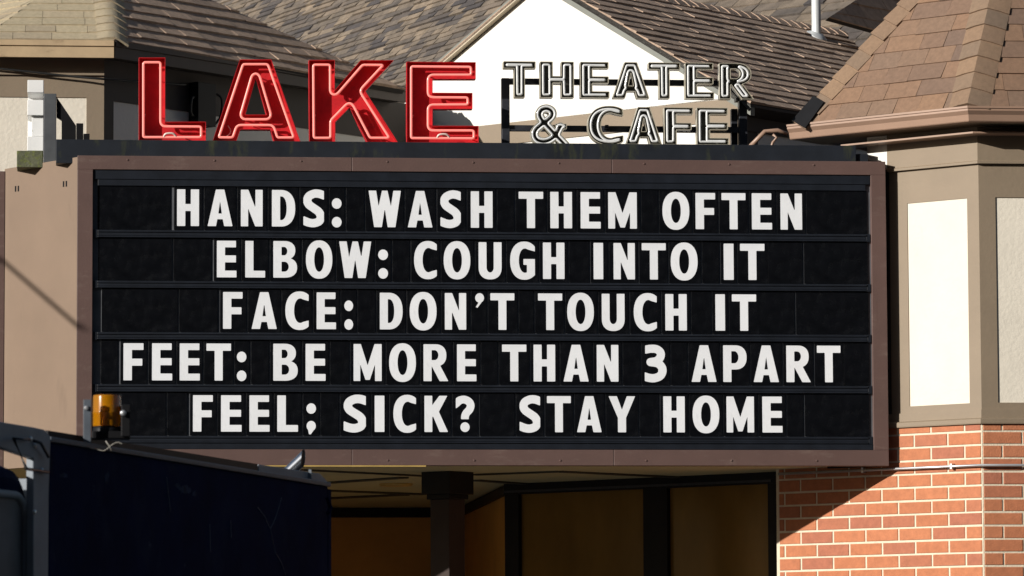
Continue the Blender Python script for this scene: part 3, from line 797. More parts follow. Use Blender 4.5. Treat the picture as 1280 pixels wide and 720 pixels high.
m_ = MB(); m_.box(bx(300), bx(532), -.004, .02, Z0 - .008, Z0 - .001); m_.build("edge_trim", M['brass'], marquee)  # gold colour stands for light caught on the bottom lip

# column
CPx = Plane((0, 1.08), 0)
xa, xb = CPx.hit(539.5, 660).x, CPx.hit(583.5, 660).x
cxm, hw = (xa + xb) / 2, (xb - xa) / 2
col = empty("column", (cxm, 1.08 + hw, .13), "dark square column with a block capital standing under the marquee", "column")
def diamond(mb, hw, z0, z1, tw=0):
    c = Vector((cxm, 1.08 + .135, 0))
    P = [c + Vector((0, -hw, 0)), c + Vector((hw, 0, 0)), c + Vector((0, hw, 0)), c + Vector((-hw, 0, 0))]
    mb.box8([Vector((p.x, p.y, z0)) for p in P] + [Vector((p.x, p.y, z1)) for p in P])
k = MB(); diamond(k, hw, .13, zso - .2); k.build("shaft", M['column'], col, bevel=.006)
k = MB(); diamond(k, hw * 1.5, zso - .165, zso); diamond(k, hw * 1.2, zso - .2, zso - .165); k.build("capital", M['blackmetal'], col, bevel=.004)
k = MB(); diamond(k, hw * 1.25, .13, .28); k.build("plinth", M['column'], col, bevel=.006)

# ------------------------------------------------------------------ glyph outlines
def sd_poly(P, X, Y):
    P = np.array(P, float); d = np.full(X.shape, 1e9); s = np.ones(X.shape)
    n = len(P)
    for i in range(n):
        a, b = P[i], P[i - 1]; e = b - a; wx, wy = X - a[0], Y - a[1]
        t = np.clip((wx * e[0] + wy * e[1]) / max(e.dot(e), 1e-12), 0, 1)
        d = np.minimum(d, (wx - e[0] * t) ** 2 + (wy - e[1] * t) ** 2)
        c1, c2, c3 = Y >= a[1], Y < b[1], e[0] * wy > e[1] * wx
        flip = (c1 & c2 & c3) | (~c1 & ~c2 & ~c3); s = np.where(flip, -s, s)
    return s * np.sqrt(d)
def sd_line(P, r, X, Y):
    d = np.full(X.shape, 1e9)
    for a, b in zip(P[:-1], P[1:]):
        a, b = np.array(a, float), np.array(b, float); e = b - a
        t = np.clip(((X - a[0]) * e[0] + (Y - a[1]) * e[1]) / max(e.dot(e), 1e-12), 0, 1)
        d = np.minimum(d, np.hypot(X - a[0] - e[0] * t, Y - a[1] - e[1] * t))
    return d - r
def rect(x0, y0, x1, y1): return [(x0, y0), (x1, y0), (x1, y1), (x0, y1)]
def ell(cx, cy, rx, ry, a0=0, a1=360, n=40, p=2.0):
    o = []
    for i in range(n + (0 if a1 - a0 == 360 else 1)):
        a = math.radians(a0 + (a1 - a0) * i / n); c, s = math.cos(a), math.sin(a)
        o.append((cx + rx * math.copysign(abs(c) ** (2 / p), c), cy + ry * math.copysign(abs(s) ** (2 / p), s)))
    return o
def spline(pts, n=8):
    o = []; P = [pts[0]] + list(pts) + [pts[-1]]
    for i in range(1, len(P) - 2):
        p0, p1, p2, p3 = [np.array(q, float) for q in P[i - 1:i + 3]]
        for k in range(n):
            t = k / n
            o.append(tuple(.5 * (2 * p1 + (p2 - p0) * t + (2 * p0 - 5 * p1 + 4 * p2 - p3) * t * t + (3 * p1 - p0 - 3 * p2 + p3) * t ** 3)))
    o.append(tuple(pts[-1])); return o
S = .225
# each glyph: (width, [add...], [cut...]); an item is a polygon, or ('line', pts, r, clip_polygon or None)
GL = {
 'H': (.60, [rect(0, 0, S, 1), rect(.60 - S, 0, .60, 1), rect(.1, .41, .5, .60)], []),
 'A': (.68, [[(0, 0), (.225, 1), (.455, 1), (.68, 0), (.452, 0), (.415, .19), (.265, .19), (.228, 0)]], [[(.292, .345), (.388, .345), (.34, .70)]]),
 'N': (.60, [rect(0, 0, .20, 1), rect(.40, 0, .60, 1), [(0, 1), (.205, 1), (.60, 0), (.395, 0)]], []),
 'D': (.64, [[(0, 0), (.24, 0)] + ell(.24, .5, .40, .5, -90, 90, p=2.3) + [(.24, 1), (0, 1)]], [[(S, .175), (.25, .175)] + ell(.25, .5, .155, .325, -90, 90, p=2.3) + [(S, .825)]]),
 'S': (.61, [('line', spline([(.75, .80), (.58, .855), (.44, .903), (.30, .903), (.165, .835), (.118, .72), (.165, .605), (.30, .505), (.43, .41), (.49, .28), (.445, .155), (.31, .10), (.17, .11), (.02, .165), (-.15, .24)]), .113, rect(.012, -.1, .575, 1.1))], []),
 'O': (.73, [ell(.365, .5, .365, .525, p=2.25)], [ell(.365, .5, .135, .335, p=2.1)]),
 'C': (.63, [('poly', ell(.385, .5, .385, .525, p=2.25), rect(-.1, -.1, .63, 1.1))], [ell(.40, .5, .165, .335, p=2.1), [(.40, .835), (.5, .80), (.9, .69), (.9, .31), (.5, .20), (.40, .165)]]),
 'G': (.67, [('poly', ell(.385, .5, .385, .525, p=2.25), rect(-.1, -.1, .67, 1.1)), ], [ell(.40, .5, .165, .335, p=2.1), [(.40, .835), (.5, .80), (.9, .69), (.9, .53), (.40, .53)]], [rect(.36, .385, .67, .545), [(.455, .09), (.60, .06), (.67, .10), (.67, .545), (.455, .545)]]),
 'E': (.545, [rect(0, 0, S, 1), rect(0, .82, .53, 1), rect(0, .41, .53, .60), rect(0, 0, .545, .185)], []),
 'F': (.53, [rect(0, 0, S, 1), rect(0, .82, .53, 1), rect(0, .395, .50, .585)], []),
 'T': (.68, [rect(0, .805, .68, 1), rect(.228, 0, .452, 1)], []),
 'L': (.545, [rect(0, 0, S, 1), rect(0, 0, .545, .185)], []),
 'I': (.25, [rect(0, 0, .25, 1)], []),
 'U': (.63, [rect(0, .3, .215, 1), rect(.415, .3, .63, 1), ell(.315, .31, .315, .33, p=2.3)], [rect(.215, .3, .415, 1.2), ell(.315, .31, .10, .14)]),
 'W': (.88, [[(0, 1), (.205, 1), (.36, 0), (.15, 0)], [(.15, 0), (.36, 0), (.515, 1), (.365, 1)], [(.365, 1), (.515, 1), (.73, 0), (.52, 0)], [(.675, 1), (.88, 1), (.73, 0), (.52, 0)]], []),
 'M': (.78, [rect(0, 0, .185, 1), rect(.595, 0, .78, 1), [(0, 1), (.20, 1), (.39, .42), (.58, 1), (.78, 1), (.45, .03), (.33, .03)]], []),
 'B': (.655, [rect(0, 0, .31, 1), ell(.30, .745, .305, .255, p=2.3), ('poly', ell(.31, .275, .345, .275, p=2.3), rect(0, -.1, 1, 1.1))], [[(S, .61), (.30, .61)] + ell(.30, .725, .085, .115, -90, 90) + [(S, .84)], [(S, .165), (.31, .165)] + ell(.31, .30, .115, .135, -90, 90) + [(S, .435)]]),
 'R': (.69, [rect(0, 0, S, 1), rect(0, .40, .33, 1), ell(.33, .70, .305, .30, p=2.3), [(.20, .46), (.42, .50), (.69, 0), (.448, 0)]], [[(S, .57), (.31, .57)] + ell(.31, .705, .105, .135, -90, 90) + [(S, .84)]]),
 'P': (.65, [rect(0, 0, S, 1), rect(0, .34, .33, 1), ell(.33, .67, .32, .33, p=2.3)], [[(S, .51), (.31, .51)] + ell(.31, .675, .115, .165, -90, 90) + [(S, .84)]]),
 'K': (.68, [rect(0, 0, S, 1), [(.15, .42), (.15, .64), (.43, 1), (.66, 1), (.34, .42)], [(.22, .50), (.36, .68), (.68, 0), (.44, 0)]], []),
 'Y': (.72, [[(0, 1), (.225, 1), (.36, .62), (.495, 1), (.72, 1), (.47, .40), (.47, 0), (.25, 0), (.25, .40)]], []),
 '3': (.59, [('line', spline([(-.12, .84), (.04, .88), (.18, .90), (.32, .888), (.425, .81), (.435, .69), (.34, .575), (.16, .535)]), .11, rect(.015, -.1, .7, 1.1)), ('line', spline([(.16, .535), (.36, .50), (.468, .39), (.478, .26), (.405, .15), (.26, .098), (.12, .105), (0, .14), (-.12, .19)]), .112, rect(.0, -.1, .7, 1.1))], []),
 '?': (.55, [('line', spline([(-.10, .70), (.03, .79), (.13, .875), (.26, .897), (.385, .84), (.435, .735), (.40, .62), (.31, .52), (.275, .42), (.275, .25)]), .108, rect(.02, .355, .7, 1.1)), ell(.275, .135, .13, .135)], []),
 ':': (.28, [ell(.14, .64, .14, .145), ell(.14, .13, .14, .145)], []),
 ';': (.28, [ell(.14, .64, .14, .145), ell(.14, .16, .135, .14), [(.05, .06), (.075, -.07), (.13, -.07), (.272, .13)]], []),
 "'": (.27, [ell(.14, .87, .125, .13), [(.03, .62), (.08, .60), (.268, .85), (.15, .80)]], []),
 '&': (.98, [('line', spline([(.93, -.03), (.72, .18), (.50, .42), (.30, .64), (.24, .78), (.29, .90), (.43, .94), (.56, .88), (.58, .76), (.48, .64), (.28, .50), (.13, .36), (.10, .22), (.17, .10), (.34, .05), (.52, .10), (.68, .24), (.80, .46)]), .105, None), rect(.66, .40, .96, .53)], []),
}
def glyph_sdf(ch, w, h, step, pad):
    g = GL[ch]; sx, sy = w / g[0], h
    xs = np.arange(-pad, w + pad + step, step); ys = np.arange(-pad, h * 1.05 + pad + step, step) - .05 * h
    X, Y = np.meshgrid(xs, ys)
    def one(it):
        if it[0] == 'line':
            r = it[2]
            d = sd_line([(p[0] * sx, p[1] * sy) for p in it[1]], r * (sx + sy) / 2, X, Y)
            if it[3]: d = np.maximum(d, sd_poly([(p[0] * sx, p[1] * sy) for p in it[3]], X, Y))
            return d
        if it[0] == 'poly':
            return np.maximum(sd_poly([(p[0] * sx, p[1] * sy) for p in it[1]], X, Y), sd_poly([(p[0] * sx, p[1] * sy) for p in it[2]], X, Y))
        return sd_poly([(p[0] * sx, p[1] * sy) for p in it], X, Y)
    D = np.full(X.shape, 1e9)
    for it in g[1]: D = np.minimum(D, one(it))
    for it in g[2]: D = np.maximum(D, -one(it))
    if len(g) > 3:
        for it in g[3]: D = np.minimum(D, one(it))
    return xs, ys, D
def contours(xs, ys, D, lev=0.0):
    A = D - lev; A = np.where(np.abs(A) < 1e-9, 1e-9, A)
    ins = A < 0; seg = {}; pt = {}
    def pe(k):
        if k in pt: return
        t_, i, j = k
        if t_ == 0: a, b = A[i, j], A[i, j + 1]; t = a / (a - b); pt[k] = (xs[j] + t * (xs[j + 1] - xs[j]), ys[i])
        else: a, b = A[i, j], A[i + 1, j]; t = a / (a - b); pt[k] = (xs[j], ys[i] + t * (ys[i + 1] - ys[i]))
    q = ins[:-1, :-1] * 1 + ins[:-1, 1:] * 2 + ins[1:, 1:] * 4 + ins[1:, :-1] * 8
    T = {1: [(3, 0)], 2: [(0, 1)], 3: [(3, 1)], 4: [(1, 2)], 5: [(3, 2), (1, 0)], 6: [(0, 2)], 7: [(3, 2)], 8: [(2, 3)], 9: [(2, 0)], 10: [(0, 3), (2, 1)], 11: [(2, 1)], 12: [(1, 3)], 13: [(1, 0)], 14: [(0, 3)]}
    for i, j in zip(*np.nonzero((q > 0) & (q < 15))):
        i, j = int(i), int(j)
        E = [(0, i, j), (1, i, j + 1), (0, i + 1, j), (1, i, j)]
        for a, b in T[int(q[i, j])]:
            pe(E[a]); pe(E[b]); seg[E[a]] = E[b]
    loops = []
    while seg:
        k0, k = next(iter(seg.items())); del seg[k0]; lp = [k0]
        while k != k0 and k in seg:
            lp.append(k); k = seg.pop(k)
        if len(lp) > 3: loops.append([pt[k] for k in lp])
    return loops
def rdp(P, eps):
    P = np.array(P); n = len(P)
    a = 0; b = int(np.argmax(np.hypot(*(P - P[0]).T)))
    def rec(i, j):
        idx = list(range(i, j + 1)) if i < j else list(range(i, n)) + list(range(0, j + 1))
        if len(idx) < 3: return [idx[0]]
        p, q = P[idx[0]], P[idx[-1]]; e = q - p; L = np.hypot(*e) + 1e-12
        R = P[idx[1:-1]] - p; d = np.abs(R[:, 0] * e[1] - R[:, 1] * e[0]) / L; m = int(np.argmax(d))
        if d[m] < eps: return [idx[0]]
        k = idx[m + 1]
        return rec(i, k) + rec(k, j)
    ids = rec(a, b) + rec(b, a)
    return [tuple(P[i]) for i in ids]
def area(P): return .5 * sum(P[i - 1][0] * P[i][1] - P[i][0] * P[i - 1][1] for i in range(len(P)))
def inside(p, P):
    c = False
    for i in range(len(P)):
        a, b = P[i - 1], P[i]
        if (a[1] > p[1]) != (b[1] > p[1]) and p[0] < (b[0] - a[0]) * (p[1] - a[1]) / (b[1] - a[1]) + a[0]: c = not c
    return c
def grouped(loops):
    L = sorted(loops, key=lambda l: -abs(area(l))); G = []
    for l in L:
        dep = [g for g in L if g is not l and abs(area(g)) > abs(area(l)) and inside(l[0], g)]
        if len(dep) % 2 == 0: G.append([l])
        else:
            for g in G:
                if inside(l[0], g[0]): g.append(l); break
    return G
def fill(mb, loops, fn, y0, y1, back=False):
    """fn(x,z,y)->3D ; front at y0, back at y1"""
    for g in grouped(loops):
        flat = [p for l in g for p in l]
        tri = tessellate_polygon([[Vector((p[0], p[1], 0)) for p in l] for l in g])
        n = len(flat); vs = [fn(p[0], p[1], y0) for p in flat] + [fn(p[0], p[1], y1) for p in flat]
        fs = [tuple(t) for t in tri]
        if back: fs += [tuple(i + n for i in t) for t in tri]
        o = 0
        for l in g:
            m = len(l)
            fs += [(o + i, o + (i + 1) % m, o + (i + 1) % m + n, o + i + n) for i in range(m)]; o += m
        mb.add(vs, fs)

# ------------------------------------------------------------------ message on the board
ROWS = [
 ("top", 236.7, 282.5, 240, [("HANDS:", [(221.3, 248.8), (259.5, 290.7), (301.1, 328.3), (339.9, 369), (378.7, 406.5), (414.8, 427)]),
   ("WASH", [(460.8, 501.1), (509.7, 540.6), (550, 577.5), (588.5, 615.7)]), ("THEM", [(648.4, 679), (687.9, 715), (725.8, 750.8), (760.3, 796)]),
   ("OFTEN", [(828, 861.6), (869.5, 894), (902, 931.9), (939.8, 964.9), (975.6, 1002.5)])], [121, 214], [1007, 1085]),
 ("second", 300.9, 346.7, 283, [("ELBOW:", [(271.1, 295.6), (306.6, 331.4), (341.7, 371.4), (382.4, 415.4), (424, 464), (472.7, 485)]),
   ("COUGH", [(517.6, 546), (554.6, 587.9), (598.3, 627), (637.7, 668.6), (678.7, 705.6)]), ("INTO", [(742, 753.9), (767, 793.6), (802.3, 832.3), (838.4, 872)]),
   ("IT", [(904.7, 917), (925.2, 955.7)])], [122, 216, 265], [959, 1004, 1086]),
 ("middle", 365, 411, 290, [("FACE:", [(278.8, 303.2), (314.5, 346), (356.7, 385.8), (395.8, 420), (430.4, 441.4)]),
   ("DON'T", [(474.8, 503.3), (512.1, 545.7), (556.1, 582.7), (593.4, 605.3), (613, 643)]), ("TOUCH", [(672.6, 702.8), (709, 742.3), (752.3, 780.8), (792.2, 821), (831.7, 858.5)]),
   ("IT", [(894.3, 906.2), (915, 945.3)])], [126, 223, 273], [947, 994, 1087]),
 ("fourth", 429, 475.4, 166, [("FEET:", [(154.3, 179.3), (190, 215.3), (224.6, 249.9), (258, 288.7), (296, 308)]), ("BE", [(341.6, 372.2), (382, 407)]),
   ("MORE", [(442, 477.1), (486.4, 519.9), (529.4, 560.4), (571.3, 595.5)]), ("THAN", [(627.6, 658), (667, 694), (704.3, 735.8), (746, 773)]), ("3", [(805.9, 832.9)]),
   ("APART", [(864.4, 895.6), (904, 933.3), (942, 973.5), (983, 1013.4), (1021.3, 1050.8)])], [125, 148], [1054, 1088]),
 ("bottom", 494, 539.5, 253, [("FEEL;", [(241.2, 266), (276.3, 302), (311.8, 337), (346.6, 372.5), (383, 395)]), ("SICK?", [(429, 459), (468.4, 480.5), (491.7, 520), (530.6, 560), (569, 593.5)]),
   ("STAY", [(649, 676.8), (683.8, 713.6), (721.2, 752), (760.9, 794)]), ("HOME", [(829.2, 856), (865.8, 899.2), (908.2, 942.5), (953, 978)])], [124, 208, 235], [983, 1005, 1088]),
]
NAMEOF = {':': 'colon', ';': 'semicolon', "'": 'apostrophe', '?': 'question mark', '3': 'numeral 3'}
ORD = ['first', 'second', 'third', 'fourth', 'fifth', 'sixth']
TP = Plane((0, REC - .004), 0)
YT = REC + .001
for ri, (rname, yt, yb, xr, words, lead, trail) in enumerate(ROWS):
    zt_, zb_ = TP.hit(xr, yt).z, TP.hit(xr, yb).z
    hgt = zt_ - zb_
    t1, t0 = railz[ri][0] - .003, railz[ri + 1][1] + .003
    ymid = (yt + yb) / 2 + 1.5
    X = lambda px: TP.hit(px, ymid).x
    def tile(xa, xb, lab, group):
        o = MB(); dy = rng.uniform(-.0012, .0012)
        o.box(xa + .0055, xb - .0055, YT + dy - .003, YT + dy, t0, t1)
        q = o.build("letter_tile", M['tile'], bevel=.0012)
        return tag(q, lab, "letter tile", group), YT + dy - .003
    cells = []
    flat = [(w, i, c, p) for (w, ps) in words for i, (c, p) in enumerate(zip(w, ps))]
    # tile edges
    for k, (w, i, c, (xa, xb)) in enumerate(flat):
        L_ = xa - 4.8 if k == 0 or xa - flat[k - 1][3][1] > 18 else (xa + flat[k - 1][3][1]) / 2
        R_ = xb + 4.8 if k == len(flat) - 1 or flat[k + 1][3][0] - xb > 18 else (xb + flat[k + 1][3][0]) / 2
        word = w.rstrip(':;?')
        nm = NAMEOF.get(c, 'letter ' + c)
        if c in ':;?': lab = f"black tile with a white {nm} after {word} in the {rname} row"
        elif c == '3': lab = f"black tile with a white numeral 3 before APART in the {rname} row"
        elif c == "'": lab = f"black tile with a white apostrophe in DON'T in the {rname} row"
        else:
            cnt = [j for j in range(len(w)) if w[j] == c]
            which = (ORD[cnt.index(i)] + ' ') if len(cnt) > 1 else ''
            lab = f"black tile with the white {which}{nm} of {word} in the {rname} row"
        q, yf = tile(X(L_), X(R_), lab, "white letter tiles on the marquee")
        xs, ys, D = glyph_sdf(c, X(xb) - X(xa), hgt, .0042, .014)
        lp = [rdp(l, .00045) for l in contours(xs, ys, D)]
        ox = X(xa)
        if c == '?':
            lp.sort(key=lambda l: min(p[1] for p in l))
            g = MB(); fill(g, lp[:1], lambda a, b, y: (ox + a, y, zb_ + b), yf - .0025, yf - .0002); g.build("letter_dot", M['letter'], q); lp = lp[1:]
        g = MB(); fill(g, lp, lambda a, b, y: (ox + a, y, zb_ + b), yf - .0025, yf - .0002)
        g.build("letter", M['letter'], q)
        cells.append((L_, R_, word))
    for k in range(len(cells) - 1):
        if cells[k + 1][0] - cells[k][1] > 8:
            tile(X(cells[k][1]), X(cells[k + 1][0]), f"blank black tile between {cells[k][2]} and {cells[k + 1][2]} in the {rname} row", "blank tiles on the marquee")
    for side, xsn in (("left", lead), ("right", trail)):
        for k in range(len(xsn) - 1):
            outer = (k == 0) if side == "left" else (k == len(xsn) - 2)
            wname = cells[0][2] if side == "left" else cells[-1][2]
            if len(xsn) == 2: lab = f"blank black tile at the {side} end of the {rname} row beside {wname}"
            elif outer: lab = f"wide blank black tile at the far {side} end of the {rname} row"
            else: lab = f"narrow blank black tile next to {wname} towards the {side} end of the {rname} row"
            tile(X(xsn[k]), X(xsn[k + 1]), lab, "blank tiles on the marquee")

# ------------------------------------------------------------------ roof-top sign letters
def smooth_loop(P, d=.007, it=3):
    P = [np.array(p) for p in P]; o = []
    for i in range(len(P)):
        a, b = P[i], P[(i + 1) % len(P)]; n = max(1, int(np.hypot(*(b - a)) / d))
        o += [a + (b - a) * k / n for k in range(n)]
    o = np.array(o)
    for _ in range(it): o = (np.roll(o, 1, 0) + o * 2 + np.roll(o, -1, 0)) / 4
    return o
def channel_letter(name, label, group, loops_out, tubes, yf, yb, wallm, backm, tubem, tr, ty, cat="sign letter", wallname="case_wall"):
    cx = np.mean([p[0] for l in loops_out for p in l]); zz = min(p[1] for l in loops_out for p in l)
    root = empty(name, (cx, yb, zz), label, cat, group)
    fn = lambda a, b, y: (a, y, b)
    k = MB(); fill(k, loops_out, fn, yb - .006, yb, back=True); k.build("case_back", backm, root)
    k = MB()
    for l in loops_out:
        n = len(l); k.add([(p[0], yf, p[1]) for p in l] + [(p[0], yb, p[1]) for p in l], [(i, (i + 1) % n, (i + 1) % n + n, i + n) for i in range(n)])
    k.build(wallname, wallm, root, solid=.004)
    for l in tubes:
        k = MB(); k.tube([(p[0], ty, p[1]) for p in l], tr, 8, closed=True); k.build("neon_tube", tubem, root, smooth=True)
    return root
LKF, LKB = .07, .155
LK = Plane((0, LKF), 0)
LAKE = {
 'L': ([(173.8, 72.2), (206.3, 72.2), (206.3, 152.4), (257.1, 152.4), (257.1, 176.8), (173.8, 176.8)], None),
 'A': ([(300, 74.6), (339, 74.6), (375.3, 177.2), (343, 177.2), (338.0, 161.5), (300.2, 161.5), (295, 177.2), (265.6, 177.2)], [(319.8, 97), (306.3, 143.5), (333.4, 143.5)]),
 'K': ([(386.3, 75.2), (418.3, 75.2), (418.3, 113), (451, 75.4), (492, 75.4), (456.3, 113.8), (497, 177.6), (459.4, 177.6), (437, 134), (418.8, 152.4), (418.8, 177.6), (387, 177.6)], None),
 'E': ([(508.7, 77.3), (594.5, 77.9), (594.5, 98.6), (540.6, 98.6), (540.6, 116), (590.4, 116.3), (590.4, 136), (540.6, 136), (540.6, 157.5), (598, 157.5), (598, 178.2), (508.7, 177.8)], None)}
labs = {'L': "big red neon channel letter L at the left end of the rooftop sign", 'A': "big red neon channel letter A with a triangular hole, between L and K",
        'K': "big red neon channel letter K with diagonal arm and leg", 'E': "big red neon channel letter E in front of the white gable"}
for ch, (outl, hole) in LAKE.items():
    W = [(p.x, p.z) for p in (LK.hit(*q) for q in outl)]
    xs = np.arange(min(p[0] for p in W) - .03, max(p[0] for p in W) + .03, .005); ys = np.arange(min(p[1] for p in W) - .03, max(p[1] for p in W) + .03, .005)
    Xg, Yg = np.meshgrid(xs, ys); D = sd_poly(W, Xg, Yg); loops = [W]
    if hole:
        Hh = [(p.x, p.z) for p in (LK.hit(*q) for q in hole)]; D = np.maximum(D, -sd_poly(Hh, Xg, Yg)); loops.append(Hh)
    tubes = [smooth_loop(rdp(l, .002)) for l in contours(xs, ys, D, -.031)]
    root = channel_letter("neon_letter", labs[ch], "red LAKE letters on the marquee", loops, tubes, LKF, LKB, M['red'], M['red'], M['neon'], .0088, LKF + .012)
    # tube supports and electrode leads
    wr = MB(); el = MB()
    for l in tubes:
        n = len(l)
        for i in range(0, n, max(9, n // 7)):
            p = l[i]; wr.tube([(p[0], LKF + .018, p[1]), (p[0], LKB - .006, p[1])], .004, 6)
    xm, zm = min(p[0] for p in W), min(p[1] for p in W)
    wr.build("tube_support", M['electrode'], root)
    pts_ = spline([(xm + .045, LKF + .03, zm + .20), (xm + .028, LKF + .05, zm + .13), (xm + .03, LKF + .05, zm + .07), (xm + .06, LKF + .03, zm + .035)], 6) if ch != 'A' else spline([(xm + .11, LKF + .03, zm + .12), (xm + .13, LKF + .05, zm + .08), (xm + .10, LKF + .03, zm + .04)], 6)
    el.tube(pts_, .0035, 6); el.build("lead_wire", M['electrode'], root, smooth=True)
    if ch in 'LE':
        e2 = MB(); b0 = xm + (.21 if ch == 'L' else .25)
        e2.tube(spline([(b0 - .035, LKF + .012, zm + .03), (b0 - .02, LKF + .0, zm + .055), (b0 + .03, LKF, zm + .058), (b0 + .055, LKF + .012, zm + .035)], 6), .0075, 8); e2.build("electrode", M['electrode'], root, smooth=True)

TY = .09; TB = .165
TP2 = Plane((0, TY), 0)
def small_word(word, spans, ytl, ybl, slope, x0):
    for i, (c, (xa, xb)) in enumerate(zip(word, spans)):
        if c == ' ': continue
        dy = slope * (xa - x0)
        a = TP2.hit(xa, ybl + dy); b = TP2.hit(xb, ytl + dy)
        w_, h_ = b.x - a.x, b.z - a.z
        xs, ys, D = glyph_sdf(c, w_, h_, .004, .012)
        if c != '&': D = D + .0015
        lo = [[(a.x + p[0], a.z + p[1]) for p in rdp(l, .0006)] for l in contours(xs, ys, D)]
        lev = -.0205 if c != '&' else -.011
        tb = [smooth_loop([(a.x + p[0], a.z + p[1]) for p in rdp(l, .0012)], .006, 2) for l in contours(xs, ys, D, lev)]
        tb = [l for l in tb if len(l) > 10]
        full = "THEATER" if len(word) == 7 else "CAFE"
        if c == '&': lab = "small dark channel ampersand with white unlit tubing, left of CAFE"
        else:
            cnt = [j for j in range(len(word)) if word[j] == c]
            which = (ORD[cnt.index(i)] + ' ') if len(cnt) > 1 else ''
            lab = f"small dark channel letter, the {which}{c} of {full}, with white unlit tubing"
        channel_letter("channel_letter", lab, "small unlit rooftop letters", lo, tb, TY, TB, M['case'], M['caseback'], M['tubewhite'], .0088, TY + .008)
small_word("THEATER", [(629.5, 669.5), (675.4, 717.3), (725.7, 761.7), (766, 811.5), (810.9, 850.3), (856.8, 892.5), (899.5, 942.5)], 77, 121.6, .008, 640)
small_word("&CAFE", [(664, 709), (735, 779), (782.8, 827.2), (830.6, 866.3), (871.4, 910.8)], 133.2, 179.3, .008, 680)
# support rack
RK = Plane((0, .25), 0)
def rk(px, py): return RK.hit(px, py)
rack = empty("sign_rack", rk(780, 180), "dark angle-iron rack carrying the small THEATER and CAFE letters", "sign rack")
def vpost(x0, x1, y0, y1, nm, parent, y=.25, dd=.06, m='scaffold'):
    pl = Plane((0, y), 0); a, b = pl.hit(x0, y1), pl.hit(x1, y0); k = MB(); k.box(a.x, b.x, y, y + dd, a.z, b.z); return k.build(nm, M[m], parent, bevel=.003)
vpost(627.5, 637, 97.5, 181, "post", rack); vpost(924.5, 934, 122, 184, "post", rack, dd=.08); vpost(914.5, 922, 136, 184, "post", rack, y=.30)
for (xa, xb, y0, y1) in ((637.3, 905, 97.5, 105), (637.3, 924, 156, 163.5)):
    A, B = rk(xa, (y0 + y1) / 2), rk(xb, (y0 + y1) / 2 + (xb - xa) * .007); k = MB(); hh = (y1 - y0) * .0056; k.box(A.x, B.x, .255, .30, A.z - hh / 2, A.z + hh / 2); k.build("crossbar", M['scaffold'], rack, bevel=.002)
k = MB()
for px, py in ((650, 101), (697, 101), (744, 101), (789, 101), (831, 101), (875, 101), (920, 126), (690, 160), (757, 160), (806, 160), (848, 160), (892, 160)):
    p = rk(px, py); k.box(p.x - .012, p.x + .012, TB, .26, p.z - .012, p.z + .012)
k.build("letter_bracket", M['scaffold'], rack)
k = MB(); k.bar(rk(912, 110), RK.hit(938, 138), .03, .02); k.build("brace", M['greypost'], rack)

# small black junction box and cables on the shaded wall behind the letters
jp = TR.hit(247, 131, .0)
jb = MB(); u_, z_ = TR.uz(247, 131); jb.slab(TR, u_ - .10, u_ + .10, z_ - .17, z_ + .16, .002, .10)
jbo = jb.build("junction_box", M['blackmetal'], bevel=.004); tag(jbo, "small black electrical box on the shaded wall between the red L and A", "electrical box")
k = MB(); k.tube(spline([TR.pt(u_ - .09, z_ + .05, .06), TR.pt(u_ - .16, z_ + .02, .09), TR.pt(u_ - .17, z_ - .08, .09), TR.pt(u_ - .10, z_ - .11, .06)], 6), .010, 8); k.tube(spline([TR.pt(u_ + .09, z_ + .1, .06), TR.pt(u_ + .17, z_ + .06, .09), TR.pt(u_ + .16, z_ - .08, .09), TR.pt(u_ + .11, z_ - .16, .06)], 6), .009, 8)
k.build("cable", M['cable'], jbo, smooth=True)
k = MB(); TFc = TF.off(.05)
k.tube(spline([TFc.hit(-8, 85), TFc.hit(40, 90), TFc.hit(90, 95.5), TFc.hit(132, 99), TR.off(.06).hit(170, 101.5), TR.off(.06).hit(232, 106)], 6), .0085, 6)
tag(k.build("cable", M['cable'], smooth=True), "thin black cable sagging under the eave of the left turret", "cable")

# ------------------------------------------------------------------ side sign seen edge-on
y_s = .35
ES = Plane((0, y_s), 0)
a_, b_ = ES.hit(34, 188), ES.hit(54.5, 100)
ex0, ex1, ez0, ez1 = a_.x, b_.x, a_.z, b_.z
side = empty("channel_letter", ((ex0 + ex1) / 2, y_s + .2, ez0), "white channel letter E seen edge-on above the left end of the marquee", "sign letter")
k = MB(); zz = lambda py: ES.hit(44, py).z
Epts = [(y_s, zz(115.5)), (y_s, zz(100)), (y_s + .42, zz(100)), (y_s + .42, zz(188)), (y_s + .02, zz(188)), (y_s + .02, zz(170)), (y_s + .30, zz(170)), (y_s + .30, zz(144)), (y_s, zz(144)), (y_s, zz(125)), (y_s + .30, zz(125)), (y_s + .30, zz(115.5))]
k.prism([(ex0, y, z) for y, z in Epts], (ex1 - ex0, 0, 0)); k.build("case", M['white'], side, bevel=.003)
k = MB(); k.box(ex0 + .03, ex1, y_s + .03, y_s + .30, zz(169.5), zz(144.5)); k.build("case_wall", M['white'], side, bevel=.003)
spost = empty("sign_post", ES.hit(62, 203), "grey steel post with a sloping brace behind the edge-on white letter", "sign post")
pl = Plane((0, y_s - .02), 0)
A, B = pl.hit(54.3, 203), pl.hit(70.5, 117); k = MB(); k.box(A.x, B.x, y_s - .02, y_s + .16, A.z, B.z); k.build("post", M['greypost'], spost, bevel=.003)
k = MB(); k.prism([ES.hit(70.7, 121), ES.hit(95, 157), ES.hit(95, 178), ES.hit(77, 178), ES.hit(77, 150), ES.hit(70.7, 146)], (0, .06, 0)); k.build("brace", M['blackmetal'], spost)
